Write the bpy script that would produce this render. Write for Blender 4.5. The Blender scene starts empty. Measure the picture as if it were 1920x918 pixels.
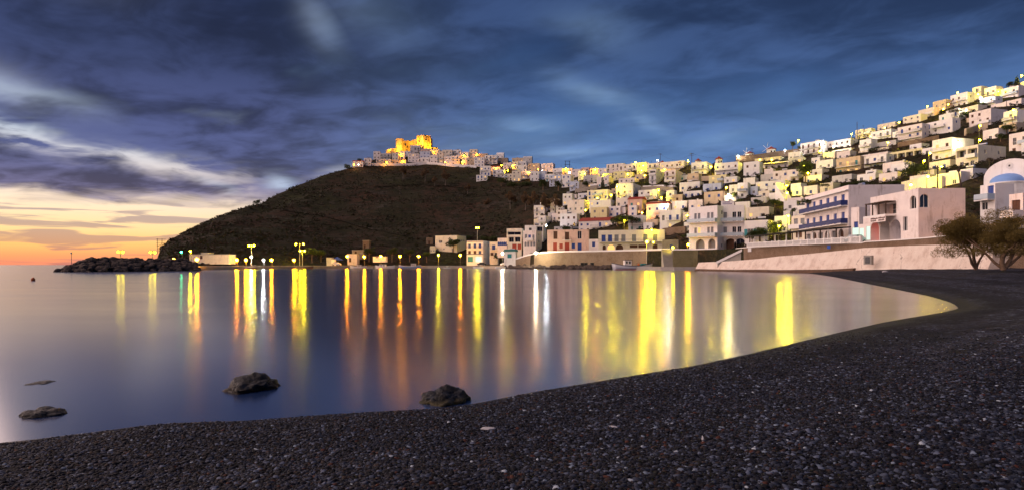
import bpy, math, random
import numpy as np
from mathutils import Vector, Matrix, noise as mnoise
from mathutils.bvhtree import BVHTree
R = math.radians
random.seed(7)
scene = bpy.context.scene
C = scene.collection

# ------------------------------------------------------------------ camera
F = 1150.0          # focal length in pixels of the 1920 px wide photograph
HOR = 496.0         # row of the sea horizon
EYE = 1.5           # metres above the water
cam_d = bpy.data.cameras.new('camera')
cam_d.sensor_width = 36.0
cam_d.lens = 36.0 * F / 1920.0
cam_d.shift_y = (HOR - 459.0) / 1920.0
cam_d.clip_start = 0.05
cam_d.clip_end = 60000
cam = bpy.data.objects.new('camera', cam_d)
cam.location = (0, 0, EYE)
cam.rotation_euler = (R(90), 0, 0)
C.objects.link(cam)
scene.camera = cam

# ------------------------------------------------------------------ render settings
scene.render.engine = 'CYCLES'
cy = scene.cycles
cy.use_denoising = True
cy.max_bounces = 6
cy.diffuse_bounces = 2
cy.glossy_bounces = 3
cy.transmission_bounces = 3
cy.transparent_max_bounces = 6
cy.caustics_reflective = False
cy.caustics_refractive = False
cy.sample_clamp_indirect = 4.0
cy.sample_clamp_direct = 0.0
cy.use_light_tree = True
vs = scene.view_settings
vs.view_transform = 'Standard'
vs.look = 'None'
vs.gamma = 1.0
vs.exposure = 0.0
vs.use_curve_mapping = False

# ------------------------------------------------------------------ node helpers
class NT:
    def __init__(s, tree):
        s.t = tree; s.n = tree.nodes; s.l = tree.links
    def node(s, typ, **kw):
        n = s.n.new(typ)
        for k, v in kw.items(): setattr(n, k, v)
        return n
    def put(s, sock, v):
        if hasattr(v, 'is_output'): s.l.new(v, sock)
        elif v is not None: sock.default_value = v
    def m(s, op, a, b=None, c=None, clamp=False):
        n = s.n.new('ShaderNodeMath'); n.operation = op; n.use_clamp = clamp
        s.put(n.inputs[0], a)
        if b is not None: s.put(n.inputs[1], b)
        if c is not None: s.put(n.inputs[2], c)
        return n.outputs[0]
    def step(s, x, lo, hi):           # smooth step, 0 at lo, 1 at hi
        n = s.n.new('ShaderNodeMapRange'); n.interpolation_type = 'SMOOTHSTEP'
        s.put(n.inputs[0], x); s.put(n.inputs[1], lo); s.put(n.inputs[2], hi)
        n.inputs[3].default_value = 0; n.inputs[4].default_value = 1
        return n.outputs[0]
    def mix(s, f, a, b, blend='MIX'):
        n = s.n.new('ShaderNodeMix'); n.data_type = 'RGBA'; n.blend_type = blend
        s.put(n.inputs[0], f); s.put(n.inputs[6], a); s.put(n.inputs[7], b)
        return n.outputs[2]
    def ramp(s, f, pts, interp='LINEAR'):
        n = s.n.new('ShaderNodeValToRGB'); cr = n.color_ramp; cr.interpolation = interp
        while len(cr.elements) < len(pts): cr.elements.new(0.5)
        for e, (p, c) in zip(cr.elements, pts):
            e.position = p; e.color = (c[0], c[1], c[2], 1)
        s.put(n.inputs[0], f); return n.outputs[0]
    def comb(s, x, y, z):
        n = s.n.new('ShaderNodeCombineXYZ')
        s.put(n.inputs[0], x); s.put(n.inputs[1], y); s.put(n.inputs[2], z); return n.outputs[0]
    def noise(s, vec, scale, detail=4, rough=.5, dist=0., out=0):
        n = s.n.new('ShaderNodeTexNoise')
        if vec is not None: s.l.new(vec, n.inputs['Vector'])
        n.inputs['Scale'].default_value = scale; n.inputs['Detail'].default_value = detail
        n.inputs['Roughness'].default_value = rough; n.inputs['Distortion'].default_value = dist
        return n.outputs[out]
    def gauss(s, x, c, w):
        d = s.m('DIVIDE', s.m('SUBTRACT', x, c), w)
        return s.m('EXPONENT', s.m('MULTIPLY', s.m('MULTIPLY', d, d), -1.0))

# ------------------------------------------------------------------ sky: dusk, streaked cloud, glow low in the west
SUN_AZ = -0.86      # radians, from +Y towards +X (the afterglow lies to the left)
world = bpy.data.worlds.new('World'); scene.world = world; world.use_nodes = True
wt = NT(world.node_tree); wt.n.clear()
tc = wt.node('ShaderNodeTexCoord')
sep = wt.node('ShaderNodeSeparateXYZ'); wt.l.new(tc.outputs['Generated'], sep.inputs[0])
wx, wy, wz = sep.outputs
hyp = wt.m('SQRT', wt.m('ADD', wt.m('MULTIPLY', wx, wx), wt.m('MULTIPLY', wy, wy)))
e = wt.m('MAXIMUM', wt.m('DIVIDE', wz, wt.m('MAXIMUM', hyp, 0.02)), 0.0)      # tan(elevation)
az = wt.m('ARCTAN2', wx, wy)
dz = wt.m('SUBTRACT', az, SUN_AZ)
cosd = wt.m('COSINE', dz)
warm = wt.step(cosd, 0.62, .96)              # 1 towards the glow, 0 to the right half
warmw = wt.step(cosd, 0.35, 1.0)
ec = wt.m('DIVIDE', e, 1.0)
glow = wt.ramp(ec, [(0.0, (1.0, .30, .17)), (.013, (1.15, .42, .16)), (.028, (1.2, .64, .20)), (.05, (1.2, .82, .38)),
                    (.08, (1.15, .88, .60)), (.115, (1.0, .84, .76)), (.18, (.56, .64, .76)), (.30, (.22, .34, .56)), (.6, (.06, .12, .30)), (1., (.03, .06, .17))])
cool = wt.ramp(ec, [(0.0, (.20, .33, .58)), (.12, (.150, .275, .53)), (.2, (.105, .215, .45)), (.28, (.055, .125, .31)), (.38, (.032, .075, .205)), (.5, (.024, .055, .155)), (1., (.020, .042, .125))])
clear = wt.mix(warm, cool, glow)
# a thin streaked deck over everything: coordinates on a flat layer overhead
k = wt.m('ADD', wt.m('MAXIMUM', wz, 0.0), 0.10)
qx = wt.m('DIVIDE', wx, k); qy = wt.m('DIVIDE', wy, k)
ca, sa = math.cos(0.62), math.sin(0.62)
u = wt.m('ADD', wt.m('MULTIPLY', qx, ca), wt.m('MULTIPLY', qy, -sa))
v = wt.m('ADD', wt.m('MULTIPLY', qx, sa), wt.m('MULTIPLY', qy, ca))
q1 = wt.comb(wt.m('MULTIPLY', u, .60), wt.m('MULTIPLY', v, .95), 3.7)
n1 = wt.noise(q1, .80, 3, .45, .5)
q2 = wt.comb(wt.m('MULTIPLY', u, 1.25), wt.m('MULTIPLY', v, 1.9), 9.1)
n2 = wt.noise(q2, 1.1, 4, .55, .3)
q3 = wt.comb(wt.m('MULTIPLY', az, 9.0), wt.m('MULTIPLY', e, 38.0), 1.3)
n3 = wt.noise(q3, 1.0, 5, .55, .6)
# the long bright rift that slants down to the right
line = wt.m('SUBTRACT', .176, wt.m('MULTIPLY', wt.m('ADD', az, .696), .185))
off = wt.m('ADD', wt.m('SUBTRACT', e, line), wt.m('MULTIPLY', wt.m('SUBTRACT', n2, .5), .085))
rift = wt.m('MULTIPLY', wt.gauss(off, 0.0, .0165), wt.step(az, -.30, -.55))
rift = wt.m('MULTIPLY', rift, wt.step(n3, .36, .56))
off2 = wt.m('ADD', wt.m('SUBTRACT', wt.m('SUBTRACT', e, line), .052), wt.m('MULTIPLY', wt.m('SUBTRACT', n2, .5), .06))
rift2 = wt.m('MULTIPLY', wt.gauss(off2, 0.0, .012), wt.step(az, -.54, -.70))
# cloud amount: heavy on the left, thin on the right
left = wt.step(az, .10, -.45)
dens = wt.m('ADD', wt.m('MULTIPLY', n1, .75), wt.m('MULTIPLY', n2, .35))
amt = wt.step(dens, wt.m('SUBTRACT', .44, wt.m('MULTIPLY', left, .20)), wt.m('SUBTRACT', .64, wt.m('MULTIPLY', left, .16)))
amt = wt.m('MULTIPLY', amt, wt.m('ADD', .80, wt.m('MULTIPLY', left, .18)))
# the deck ends a few degrees above the western horizon
edge = wt.m('ADD', e, wt.m('MULTIPLY', wt.m('SUBTRACT', n3, .5), .055))
deck = wt.mix(warmw, (1, 1, 1, 1), wt.step(edge, .080, .108))
amt = wt.m('MULTIPLY', amt, deck)
amt = wt.m('MULTIPLY', amt, wt.m('SUBTRACT', 1.0, wt.m('MULTIPLY', rift, .92)))
amt = wt.m('MULTIPLY', amt, wt.m('SUBTRACT', 1.0, wt.m('MULTIPLY', rift2, .55)))
cl_left = wt.ramp(ec, [(0., (.16, .125, .18)), (.09, (.105, .088, .155)), (.15, (.054, .062, .145)), (.22, (.038, .046, .115)), (.29, (.023, .030, .076)), (.4, (.017, .025, .068)), (.6, (.016, .026, .072)), (1., (.016, .027, .077))])
cl_right = wt.ramp(ec, [(0., (.10, .175, .37)), (.16, (.068, .122, .265)), (.24, (.042, .078, .178)), (.34, (.026, .046, .108)), (1., (.020, .034, .085))])
cloud = wt.mix(wt.step(az, .12, -.42), cl_right, cl_left)
q5 = wt.comb(wt.m('MULTIPLY', u, 2.0), wt.m('MULTIPLY', v, 2.3), 17.3)
n5 = wt.noise(q5, 1.6, 5, .58, .5)
mot = wt.m('ADD', wt.m('MULTIPLY', n2, .6), wt.m('MULTIPLY', n5, .4))
cloud = wt.mix(wt.step(mot, .40, .63), wt.mix(1.0, cloud, (.66, .68, .72, 1), 'MULTIPLY'), wt.mix(1.0, cloud, (1.95, 2.05, 2.1, 1), 'MULTIPLY'))
sky = wt.mix(amt, clear, cloud)
# small flat clouds in the glow
q4 = wt.comb(wt.m('MULTIPLY', az, 7.0), wt.m('MULTIPLY', e, 75.0), 5.2)
n4 = wt.noise(q4, 1.0, 4, .5, .8)
bars = wt.m('MULTIPLY', wt.step(n4, .505, .61), wt.m('MULTIPLY', wt.step(e, .10, .07), warmw))
sky = wt.mix(wt.m('MULTIPLY', bars, .72), sky, wt.ramp(ec, [(0., (.55, .20, .17)), (.03, (.52, .27, .22)), (.06, (.40, .28, .30)), (.10, (.27, .22, .30))]))
# pale torn wisps where the deck thins out
def wisp(ac, ec_, wa, we, slope, s_):
    g1 = wt.gauss(az, ac, wa)
    e2 = wt.m('ADD', wt.m('ADD', e, wt.m('MULTIPLY', wt.m('SUBTRACT', az, ac), slope)), wt.m('MULTIPLY', wt.m('SUBTRACT', n2, .5), .05))
    return wt.m('MULTIPLY', wt.m('MULTIPLY', g1, wt.gauss(e2, ec_, we)), s_)
ws = None
for pr in ((-.303, .372, .034, .040, .7, .34), (-.24, .40, .09, .05, .2, .12), (.03, .224, .055, .015, .08, .34), (.150, .268, .075, .024, .40, .34), (.20, .238, .05, .014, .5, .26), (.087, .184, .065, .011, -.05, .34), (.02, .205, .10, .025, .1, .14), (.13, .385, .07, .035, .2, .13), (.33, .20, .06, .02, -.1, .15), (-.36, .128, .022, .007, .1, .7), (-.70, .235, .06, .024, .3, .22), (-.62, .40, .10, .04, .0, .10), (-.45, .118, .03, .006, .15, .45)):
    w_ = wisp(*pr); ws = w_ if ws is None else wt.m('MAXIMUM', ws, w_)
ws = wt.m('MULTIPLY', ws, wt.m('ADD', .35, wt.m('MULTIPLY', wt.step(n2, .32, .62), .75)))
wcol = wt.mix(wt.step(az, -.15, -.5), (.36, .56, .84, 1), (.62, .66, .78, 1))
sky = wt.mix(wt.m('MULTIPLY', ws, wt.step(e, .09, .12)), sky, wcol)
nis = wt.node('ShaderNodeTexSky'); nis.sky_type = 'NISHITA'; nis.sun_disc = False
nis.sun_elevation = R(-4.0); nis.sun_rotation = SUN_AZ
bg1 = wt.node('ShaderNodeBackground'); wt.l.new(sky, bg1.inputs[0]); bg1.inputs[1].default_value = 1.0
bg2 = wt.node('ShaderNodeBackground'); wt.l.new(nis.outputs[0], bg2.inputs[0]); bg2.inputs[1].default_value = 0.05
add = wt.node('ShaderNodeAddShader'); wt.l.new(bg1.outputs[0], add.inputs[0]); wt.l.new(bg2.outputs[0], add.inputs[1])
wo = wt.node('ShaderNodeOutputWorld'); wt.l.new(add.outputs[0], wo.inputs[0])

# the afterglow itself: a weak, very soft sun low in the west
sun_d = bpy.data.lights.new('sun', 'SUN'); sun_d.energy = 5.0; sun_d.angle = R(105)
sun_d.color = (1.0, .71, .60)
sun = bpy.data.objects.new('sun', sun_d); C.objects.link(sun)
sd = Vector((math.sin(R(-94)) * math.cos(R(20)), math.cos(R(-94)) * math.cos(R(20)), math.sin(R(20))))
sun.rotation_euler = sd.to_track_quat('Z', 'Y').to_euler()

# ------------------------------------------------------------------ geometry helpers
def at(x, y, D):
    return Vector(((x - 960.0) / F * D, D, EYE + (HOR - y) / F * D))
def px(p):
    return 960 + F * p[0] / p[1], HOR - F * (p[2] - EYE) / p[1]
class MB:
    def __init__(s): s.v = []; s.f = []; s.mi = []
    def add(s, vs, fs, mi=0):
        b = len(s.v); s.v.extend([tuple(p) for p in vs])
        for f in fs: s.f.append(tuple(b + i for i in f)); s.mi.append(mi)
        return s
    def box(s, x0, x1, y0, y1, z0, z1, mi=0):
        return s.add([(x0,y0,z0),(x1,y0,z0),(x1,y1,z0),(x0,y1,z0),(x0,y0,z1),(x1,y0,z1),(x1,y1,z1),(x0,y1,z1)],
                     [(0,3,2,1),(4,5,6,7),(0,1,5,4),(1,2,6,5),(2,3,7,6),(3,0,4,7)], mi)
    def tube(s, p0, p1, r0, r1=None, n=6, mi=0, cap=True):
        r1 = r0 if r1 is None else r1
        p0 = Vector(p0); p1 = Vector(p1); d = (p1 - p0)
        if d.length < 1e-6: return s
        d.normalize(); a = d.orthogonal().normalized(); b = d.cross(a)
        vs = []
        for p, r in ((p0, r0), (p1, r1)):
            for i in range(n):
                t = 2*math.pi*i/n; vs.append(p + a*(r*math.cos(t)) + b*(r*math.sin(t)))
        fs = [(i, (i+1) % n, n+(i+1) % n, n+i) for i in range(n)]
        if cap: fs += [tuple(range(n-1, -1, -1)), tuple(range(n, 2*n))]
        return s.add(vs, fs, mi)
    def bar(s, p0, p1, w, h, mi=0):      # rectangular bar, h measured along z-ish
        p0 = Vector(p0); p1 = Vector(p1); d = (p1-p0).normalized()
        a = d.cross(Vector((0,0,1)))
        a = a.normalized() if a.length > 1e-4 else Vector((1,0,0))
        b = a.cross(d)
        vs = [p + a*(sx*w/2) + b*(sz*h/2) for p in (p0,p1) for sx, sz in ((-1,-1),(1,-1),(1,1),(-1,1))]
        return s.add(vs, [(3,2,1,0),(4,5,6,7),(0,1,5,4),(1,2,6,5),(2,3,7,6),(3,0,4,7)], mi)
    def lathe(s, prof, n=12, mi=0, c=(0,0), a0=0., a1=2*math.pi):
        full = abs(a1-a0-2*math.pi) < 1e-6; m = n if full else n+1
        vs = []
        for r, z in prof:
            for i in range(m):
                t = a0 + (a1-a0)*i/n; vs.append((c[0]+r*math.cos(t), c[1]+r*math.sin(t), z))
        fs = []
        for j in range(len(prof)-1):
            for i in range(n):
                i2 = (i+1) % m if full else i+1
                fs.append((j*m+i, j*m+i2, (j+1)*m+i2, (j+1)*m+i))
        return s.add(vs, fs, mi)
    def prism(s, prof, x0, x1, mi=0):    # profile in (y,z), extruded along x
        n = len(prof)
        vs = [(x0, y, z) for y, z in prof] + [(x1, y, z) for y, z in prof]
        return s.add(vs, [tuple(range(n)), tuple(range(2*n-1, n-1, -1))] + [(i, n+i, n+(i+1) % n, (i+1) % n) for i in range(n)], mi)
    def mesh(s, name, mats, smooth=False):
        me = bpy.data.meshes.new(name); me.from_pydata(s.v, [], s.f)
        for m in (mats if isinstance(mats, (list, tuple)) else [mats]): me.materials.append(m)
        if any(s.mi): me.polygons.foreach_set('material_index', s.mi)
        if smooth: me.polygons.foreach_set('use_smooth', [True]*len(s.f))
        me.update(); return me
    def build(s, name, mats, parent=None, loc=(0,0,0), rz=0., smooth=False):
        return link(name, s.mesh(name, mats, smooth), parent, loc, rz)
def link(name, me, parent=None, loc=(0,0,0), rz=0., sc=None):
    o = bpy.data.objects.new(name, me); C.objects.link(o)
    o.location = loc; o.rotation_euler = (0, 0, rz)
    if sc is not None: o.scale = (sc, sc, sc) if isinstance(sc, (int, float)) else sc
    if parent is not None: o.parent = parent
    return o
def thing(name, label, cat, loc=(0,0,0), rz=0., group=None):
    o = bpy.data.objects.new(name, None); o.empty_display_size = .3
    C.objects.link(o); o.location = loc; o.rotation_euler = (0, 0, rz)
    return tag(o, label, cat, group)
def tag(o, label=None, cat=None, group=None, kind=None):
    if label: o['label'] = label
    if cat: o['category'] = cat
    if group: o['group'] = group
    if kind: o['kind'] = kind
    return o
def copy_tree(o, parent=None):
    c = o.copy(); C.objects.link(c); c.parent = parent
    for ch in list(o.children): copy_tree(ch, c)
    return c

# ------------------------------------------------------------------ materials
MATS = {}
def mat(name, col, rough=.85, var=.12, scale=1.2, bump=0., bscale=12., metal=0., spec=.3, emit=None, es=0., stain=0.):
    if name in MATS: return MATS[name]
    m = bpy.data.materials.new(name); m.use_nodes = True
    t = NT(m.node_tree); b = t.n['Principled BSDF']
    b.inputs['Roughness'].default_value = rough; b.inputs['Metallic'].default_value = metal
    b.inputs['Specular IOR Level'].default_value = spec
    if var > 0:
        tcn = t.node('ShaderNodeTexCoord')
        n = t.noise(tcn.outputs['Object'], scale, 5, .6)
        lo = [c*(1-var) for c in col]; hi = [min(1, c*(1+var*.8)) for c in col]
        cc = t.ramp(n, [(.3, lo), (.7, hi)])
        if stain > 0:
            gp = t.node('ShaderNodeNewGeometry').outputs['Position']
            mp = t.node('ShaderNodeMapping'); t.l.new(gp, mp.inputs[0]); mp.inputs['Scale'].default_value = (1.6, 1.6, .28)
            s1 = t.step(t.noise(mp.outputs[0], .8, 6, .68), .54, .70); s2 = t.step(t.noise(gp, .45, 6, .7), .55, .68)
            cc = t.mix(t.m('MULTIPLY', s1, stain), cc, t.mix(1., cc, (.60, .55, .50, 1), 'MULTIPLY'))
            cc = t.mix(t.m('MULTIPLY', s2, stain*.8), cc, t.mix(1., cc, (.74, .70, .66, 1), 'MULTIPLY'))
        t.l.new(cc, b.inputs['Base Color'])
        if bump > 0:
            bn = t.node('ShaderNodeBump'); bn.inputs['Strength'].default_value = bump; bn.inputs['Distance'].default_value = .05
            t.l.new(t.noise(tcn.outputs['Object'], bscale, 4, .6), bn.inputs['Height']); t.l.new(bn.outputs[0], b.inputs['Normal'])
    else:
        b.inputs['Base Color'].default_value = (*col, 1)
    if emit:
        b.inputs['Emission Color'].default_value = (*emit, 1); b.inputs['Emission Strength'].default_value = es
    MATS[name] = m; return m
def stone_mat(name, c1, c2, mortar, size=.45, bump=.8, rough=.9):
    if name in MATS: return MATS[name]
    m = bpy.data.materials.new(name); m.use_nodes = True
    t = NT(m.node_tree); b = t.n['Principled BSDF']; b.inputs['Roughness'].default_value = rough
    b.inputs['Specular IOR Level'].default_value = .25
    tcn = t.node('ShaderNodeTexCoord'); mp = t.node('ShaderNodeMapping'); t.l.new(tcn.outputs['Object'], mp.inputs[0])
    mp.inputs['Scale'].default_value = (1/size, 1/size, 1.5/size)
    vo = t.node('ShaderNodeTexVoronoi'); t.l.new(mp.outputs[0], vo.inputs['Vector'])
    ve = t.node('ShaderNodeTexVoronoi', feature='DISTANCE_TO_EDGE'); t.l.new(mp.outputs[0], ve.inputs['Vector'])
    sp = t.node('ShaderNodeSeparateColor'); t.l.new(vo.outputs['Color'], sp.inputs[0])
    st = t.ramp(sp.outputs[0], [(0, c1), (.6, [(a+b_)/2 for a, b_ in zip(c1, c2)]), (1, c2)])
    jo = t.step(ve.outputs['Distance'], .02, .10)
    big = t.noise(tcn.outputs['Object'], .35, 4, .6)
    colr = t.mix(jo, (*mortar, 1), st)
    colr = t.mix(t.step(big, .35, .75), colr, t.mix(1., colr, (.72, .68, .62, 1), 'MULTIPLY'))
    t.l.new(colr, b.inputs['Base Color'])
    bn = t.node('ShaderNodeBump'); bn.inputs['Strength'].default_value = bump; bn.inputs['Distance'].default_value = .08
    t.l.new(jo, bn.inputs['Height']); t.l.new(bn.outputs[0], b.inputs['Normal'])
    MATS[name] = m; return m
def emis(name, col, strength):
    if name in MATS: return MATS[name]
    m = bpy.data.materials.new(name); m.use_nodes = True
    t = NT(m.node_tree); t.n.clear()
    em = t.node('ShaderNodeEmission'); em.inputs[0].default_value = (*col, 1); em.inputs[1].default_value = strength
    o = t.node('ShaderNodeOutputMaterial'); t.l.new(em.outputs[0], o.inputs[0])
    MATS[name] = m; return m

# ------------------------------------------------------------------ terrain
def yz(D, y): return EYE + (HOR - y) / F * D
COLS = {   # photo column: front D, road height, road back D, then slope points (D, row) up to the crest
 300: (182, .9, 215, 1.0, [(235,487),(252,482),(270,477),(286,474),(300,472)]),
 318: (183, .9, 217, 1.0, [(238,485),(256,476),(275,466),(296,459),(312,456)]),
 340: (187, .9, 225, 1.0, [(245,484),(265,473),(290,460),(320,449),(340,445)]),
 400: (199, .9, 235, 1.0, [(255,480),(285,460),(320,438),(355,420),(380,411)]),
 450: (211, .9, 244, 1.0, [(265,479),(297,457),(335,432),(375,404),(405,391)]),
 490: (226, .9, 255, 1.0, [(275,478),(310,455),(350,427),(395,401),(430,384)]),
 505: (229, .9, 258, 1.0, [(279,477),(315,453),(358,424),(403,396),(441,374)]),
 570: (252, .9, 275, 1.0, [(300,475),(340,446),(390,407),(440,368),(490,343)]),
 640: (264, .9, 287, 1.1, [(312,476),(356,441),(415,393),(473,348),(530,320)]),
 670: (268, .9, 290, 1.2, [(315,476),(360,440),(420,390),(480,345),(542,311)]),
 720: (272, .9, 295, 1.2, [(320,475),(370,432),(430,379),(510,328),(575,298)]),
 780: (274, .9, 300, 1.2, [(325,474),(380,425),(440,370),(535,314),(600,282)]),
 830: (273, .9, 300, 1.2, [(322,473),(375,425),(440,371),(530,314),(592,285)]),
 890: (271, .9, 300, 1.4, [(320,472),(370,425),(440,372),(520,318),(580,294)]),
 940: (254, 1.2, 285, 1.8, [(305,470),(350,428),(420,375),(490,336),(560,302)]),
 1000: (232.5, 5.4, 255, 5.6, [(275,455),(320,425),(380,380),(450,343),(525,314)]),
 1060: (226.5, 6.0, 246, 6.2, [(262,452),(300,415),(350,380),(420,350),(490,329)]),
 1130: (216.5, 6.0, 238, 6.2, [(253,450),(282,414),(330,374),(385,347),(440,325)]),
 1200: (205.5, 6.0, 224, 6.2, [(238,447),(262,409),(300,373),(347,344),(400,319)]),
 1255: (190.5, 5.9, 212, 6.1, [(225,446),(249,410),(282,374),(325,343),(374,314)]),
 1264: (168.5, 5.4, 205, 6.0, [(220,446),(245,410),(278,374),(322,343),(370,313)]),
 1300: (164.5, 5.3, 192, 5.9, [(207,446),(232,410),(264,375),(301,342),(350,310)]),
 1400: (140.5, 5.3, 163, 5.5, [(178,440),(205,403),(240,365),(285,333),(340,303)]),
 1500: (120, 5.2, 142, 5.4, [(156,440),(185,398),(222,358),(275,320),(340,285)]),
 1600: (103.5, 5.1, 127, 5.3, [(142,430),(168,390),(205,347),(262,304),(340,261)]),
 1700: (90.5, 5.0, 112, 5.2, [(126,420),(150,378),(188,332),(250,279),(345,228)]),
 1800: (75, 5.0, 98, 5.2, [(112,415),(136,365),(172,314),(235,256),(350,199)]),
 1900: (63, 5.0, 88, 5.2, [(104,405),(128,350),(164,295),(228,232),(350,174)]),
 2050: (56, 5.0, 80, 5.2, [(98,400),(122,335),(158,274),(225,206),(350,146)]),
 2400: (44, 5.0, 70, 5.2, [(90,390),(115,320),(150,250),(220,180),(350,110)]),
}
cx = sorted(COLS)
prof = []
for x in cx:
    fd, rz_, bd, bz, sl = COLS[x]
    p = [(fd, -2.5), (fd + .15, rz_), (bd, bz)] + [(D, yz(D, y)) for D, y in sl]
    cD, cZ = p[-1]
    p += [(cD + 60, cZ - 12), (cD + 220, max(-3, cZ * .35 - 6)), (cD + 420, -5)]
    prof.append(p)
prof = [[(D, -3.0 - .01*i) for i, (D, z) in enumerate(prof[0])]] + prof
cx = [286] + cx
prof = np.array(prof)              # columns x points x (D,z)
SUB = [1, 6, 7, 9, 10, 10, 10, 6, 6, 3]
def fbm(p, o=4):
    return mnoise.fractal(p, 1.0, 2.0, o)
tv = []; tf = []
tx = [286 + i * 5.0 for i in range(int((2400 - 286) / 5) + 1)]
rows = sum(SUB) + 1
for x in tx:
    P = np.array([[np.interp(x, cx, prof[:, j, q]) for q in (0, 1)] for j in range(prof.shape[1])])
    out = []
    for j, nsub in enumerate(SUB):
        for i in range(nsub):
            t = i / nsub
            D = P[j, 0] + (P[j+1, 0] - P[j, 0]) * t
            if 2 <= j <= 6:
                # Catmull-like smoothing of the slope
                a, b_, c_, d_ = P[max(j-1, 1), 1], P[j, 1], P[j+1, 1], P[min(j+2, 9), 1]
                m0, m1 = (c_ - a) * .5 * .6, (d_ - b_) * .5 * .6
                h00 = 2*t**3-3*t**2+1; h10 = t**3-2*t**2+t; h01 = -2*t**3+3*t**2; h11 = t**3-t**2
                z = h00*b_ + h10*m0 + h01*c_ + h11*m1 if j > 2 else b_ + (c_-b_)*(t**1.3)
            else:
                z = P[j, 1] + (P[j+1, 1] - P[j, 1]) * t
            out.append((D, z, j + t))
    out.append((P[-1, 0], P[-1, 1], 10))
    for D, z, s in out:
        X = (x - 960) / F * D
        amp = 0 if s <= 2 else min(1, (s - 2) / 1.2)
        dark = max(0, min(1, (1050 - x) / 120))
        if amp > 0 and s < 8.5:
            p3 = Vector((X*.02, D*.02, 0))
            z += amp * (fbm(p3, 5) * (.8 + .5*dark) + dark * (.5*abs(fbm(Vector((X*.055+3, D*.03, z*.02)), 4))))
        tv.append((X, D, z))
nC = len(tx)
for i in range(nC - 1):
    for j in range(rows - 1):
        a = i * rows + j
        tf.append((a, a + rows, a + rows + 1, a + 1))
tme = bpy.data.meshes.new('hillside'); tme.from_pydata(tv, [], tf)
tme.polygons.foreach_set('use_smooth', [True]*len(tf)); tme.update()

def hill_material():
    m = bpy.data.materials.new('hill'); m.use_nodes = True
    t = NT(m.node_tree); b = t.n['Principled BSDF']; b.inputs['Roughness'].default_value = 1.0
    b.inputs['Specular IOR Level'].default_value = .05
    g = t.node('ShaderNodeNewGeometry').outputs['Position']
    n1 = t.noise(g, .022, 5, .6); n2 = t.noise(g, .18, 5, .65); n3 = t.noise(g, 1.1, 3, .6)
    base = t.ramp(n1, [(.28, (.054, .032, .022)), (.44, (.036, .025, .018)), (.54, (.024, .023, .014)), (.70, (.030, .034, .015))])
    dark = t.mix(t.step(n2, .42, .62), base, (.018, .019, .012, 1))
    c = t.mix(t.step(n3, .50, .68), dark, t.mix(1., dark, (2.0, 1.75, 1.5, 1), 'MULTIPLY'))
    # thin contour paths and terrace walls cut along the slope
    sep = t.node('ShaderNodeSeparateXYZ'); t.l.new(g, sep.inputs[0])
    zz = t.m('ADD', t.m('MULTIPLY', sep.outputs[2], .155), t.m('MULTIPLY', n1, 1.6))
    fr = t.m('FRACT', zz)
    tr = t.m('MULTIPLY', t.gauss(fr, .5, .035), t.step(n2, .45, .6))
    rock = t.step(t.noise(g, .06, 6, .7), .56, .64)
    c = t.mix(t.m('MULTIPLY', rock, t.step(n3, .40, .60)), c, (.062, .052, .045, 1))
    c = t.mix(t.m('MULTIPLY', tr, .55), c, (.085, .07, .06, 1))
    t.l.new(c, b.inputs['Base Color'])
    bn = t.node('ShaderNodeBump'); bn.inputs['Strength'].default_value = .9; bn.inputs['Distance'].default_value = .9
    t.l.new(t.m('ADD', n2, t.m('MULTIPLY', n3, .35)), bn.inputs['Height']); t.l.new(bn.outputs[0], b.inputs['Normal'])
    return m
tme.materials.append(hill_material())
hill = link('hillside', tme); tag(hill, kind='structure')
TB = BVHTree.FromPolygons(tv, tf)
def ground(X, Y):
    h = TB.ray_cast(Vector((X, Y, 400)), Vector((0, 0, -1)))
    return h[0].z if h[0] is not None else 0.0
CAMP = Vector((0, 0, EYE))
def ray(x, y):
    return Vector(((x-960)/F, 1, (HOR-y)/F)).normalized()
def hitD(x, y, default=300.):
    for dy in (0, 2, 4, 7, 11, 16):
        h = TB.ray_cast(CAMP, ray(x, y+dy))
        if h[0] is not None and h[0].z > .5: return h[0].y
    return default

# ------------------------------------------------------------------ sea
def sea_material():
    m = bpy.data.materials.new('sea'); m.use_nodes = True
    t = NT(m.node_tree); b = t.n['Principled BSDF']
    b.inputs['Base Color'].default_value = (.012, .030, .095, 1)
    b.inputs['IOR'].default_value = 2.8
    g = t.node('ShaderNodeNewGeometry').outputs['Position']
    mp = t.node('ShaderNodeMapping'); t.l.new(g, mp.inputs[0]); mp.inputs['Scale'].default_value = (.35, 1.0, 1.)
    n = t.noise(mp.outputs[0], .22, 3, .5)
    t.l.new(t.m('ADD', .175, t.m('MULTIPLY', t.m('SUBTRACT', n, .5), .06)), b.inputs['Roughness'])
    return m
smb = MB(); S = 30000
smb.add([(-S, -2000, 0), (S, -2000, 0), (S, S, 0), (-S, S, 0)], [(0, 1, 2, 3)])
sea = smb.build('sea', sea_material()); tag(sea, kind='structure')

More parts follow.
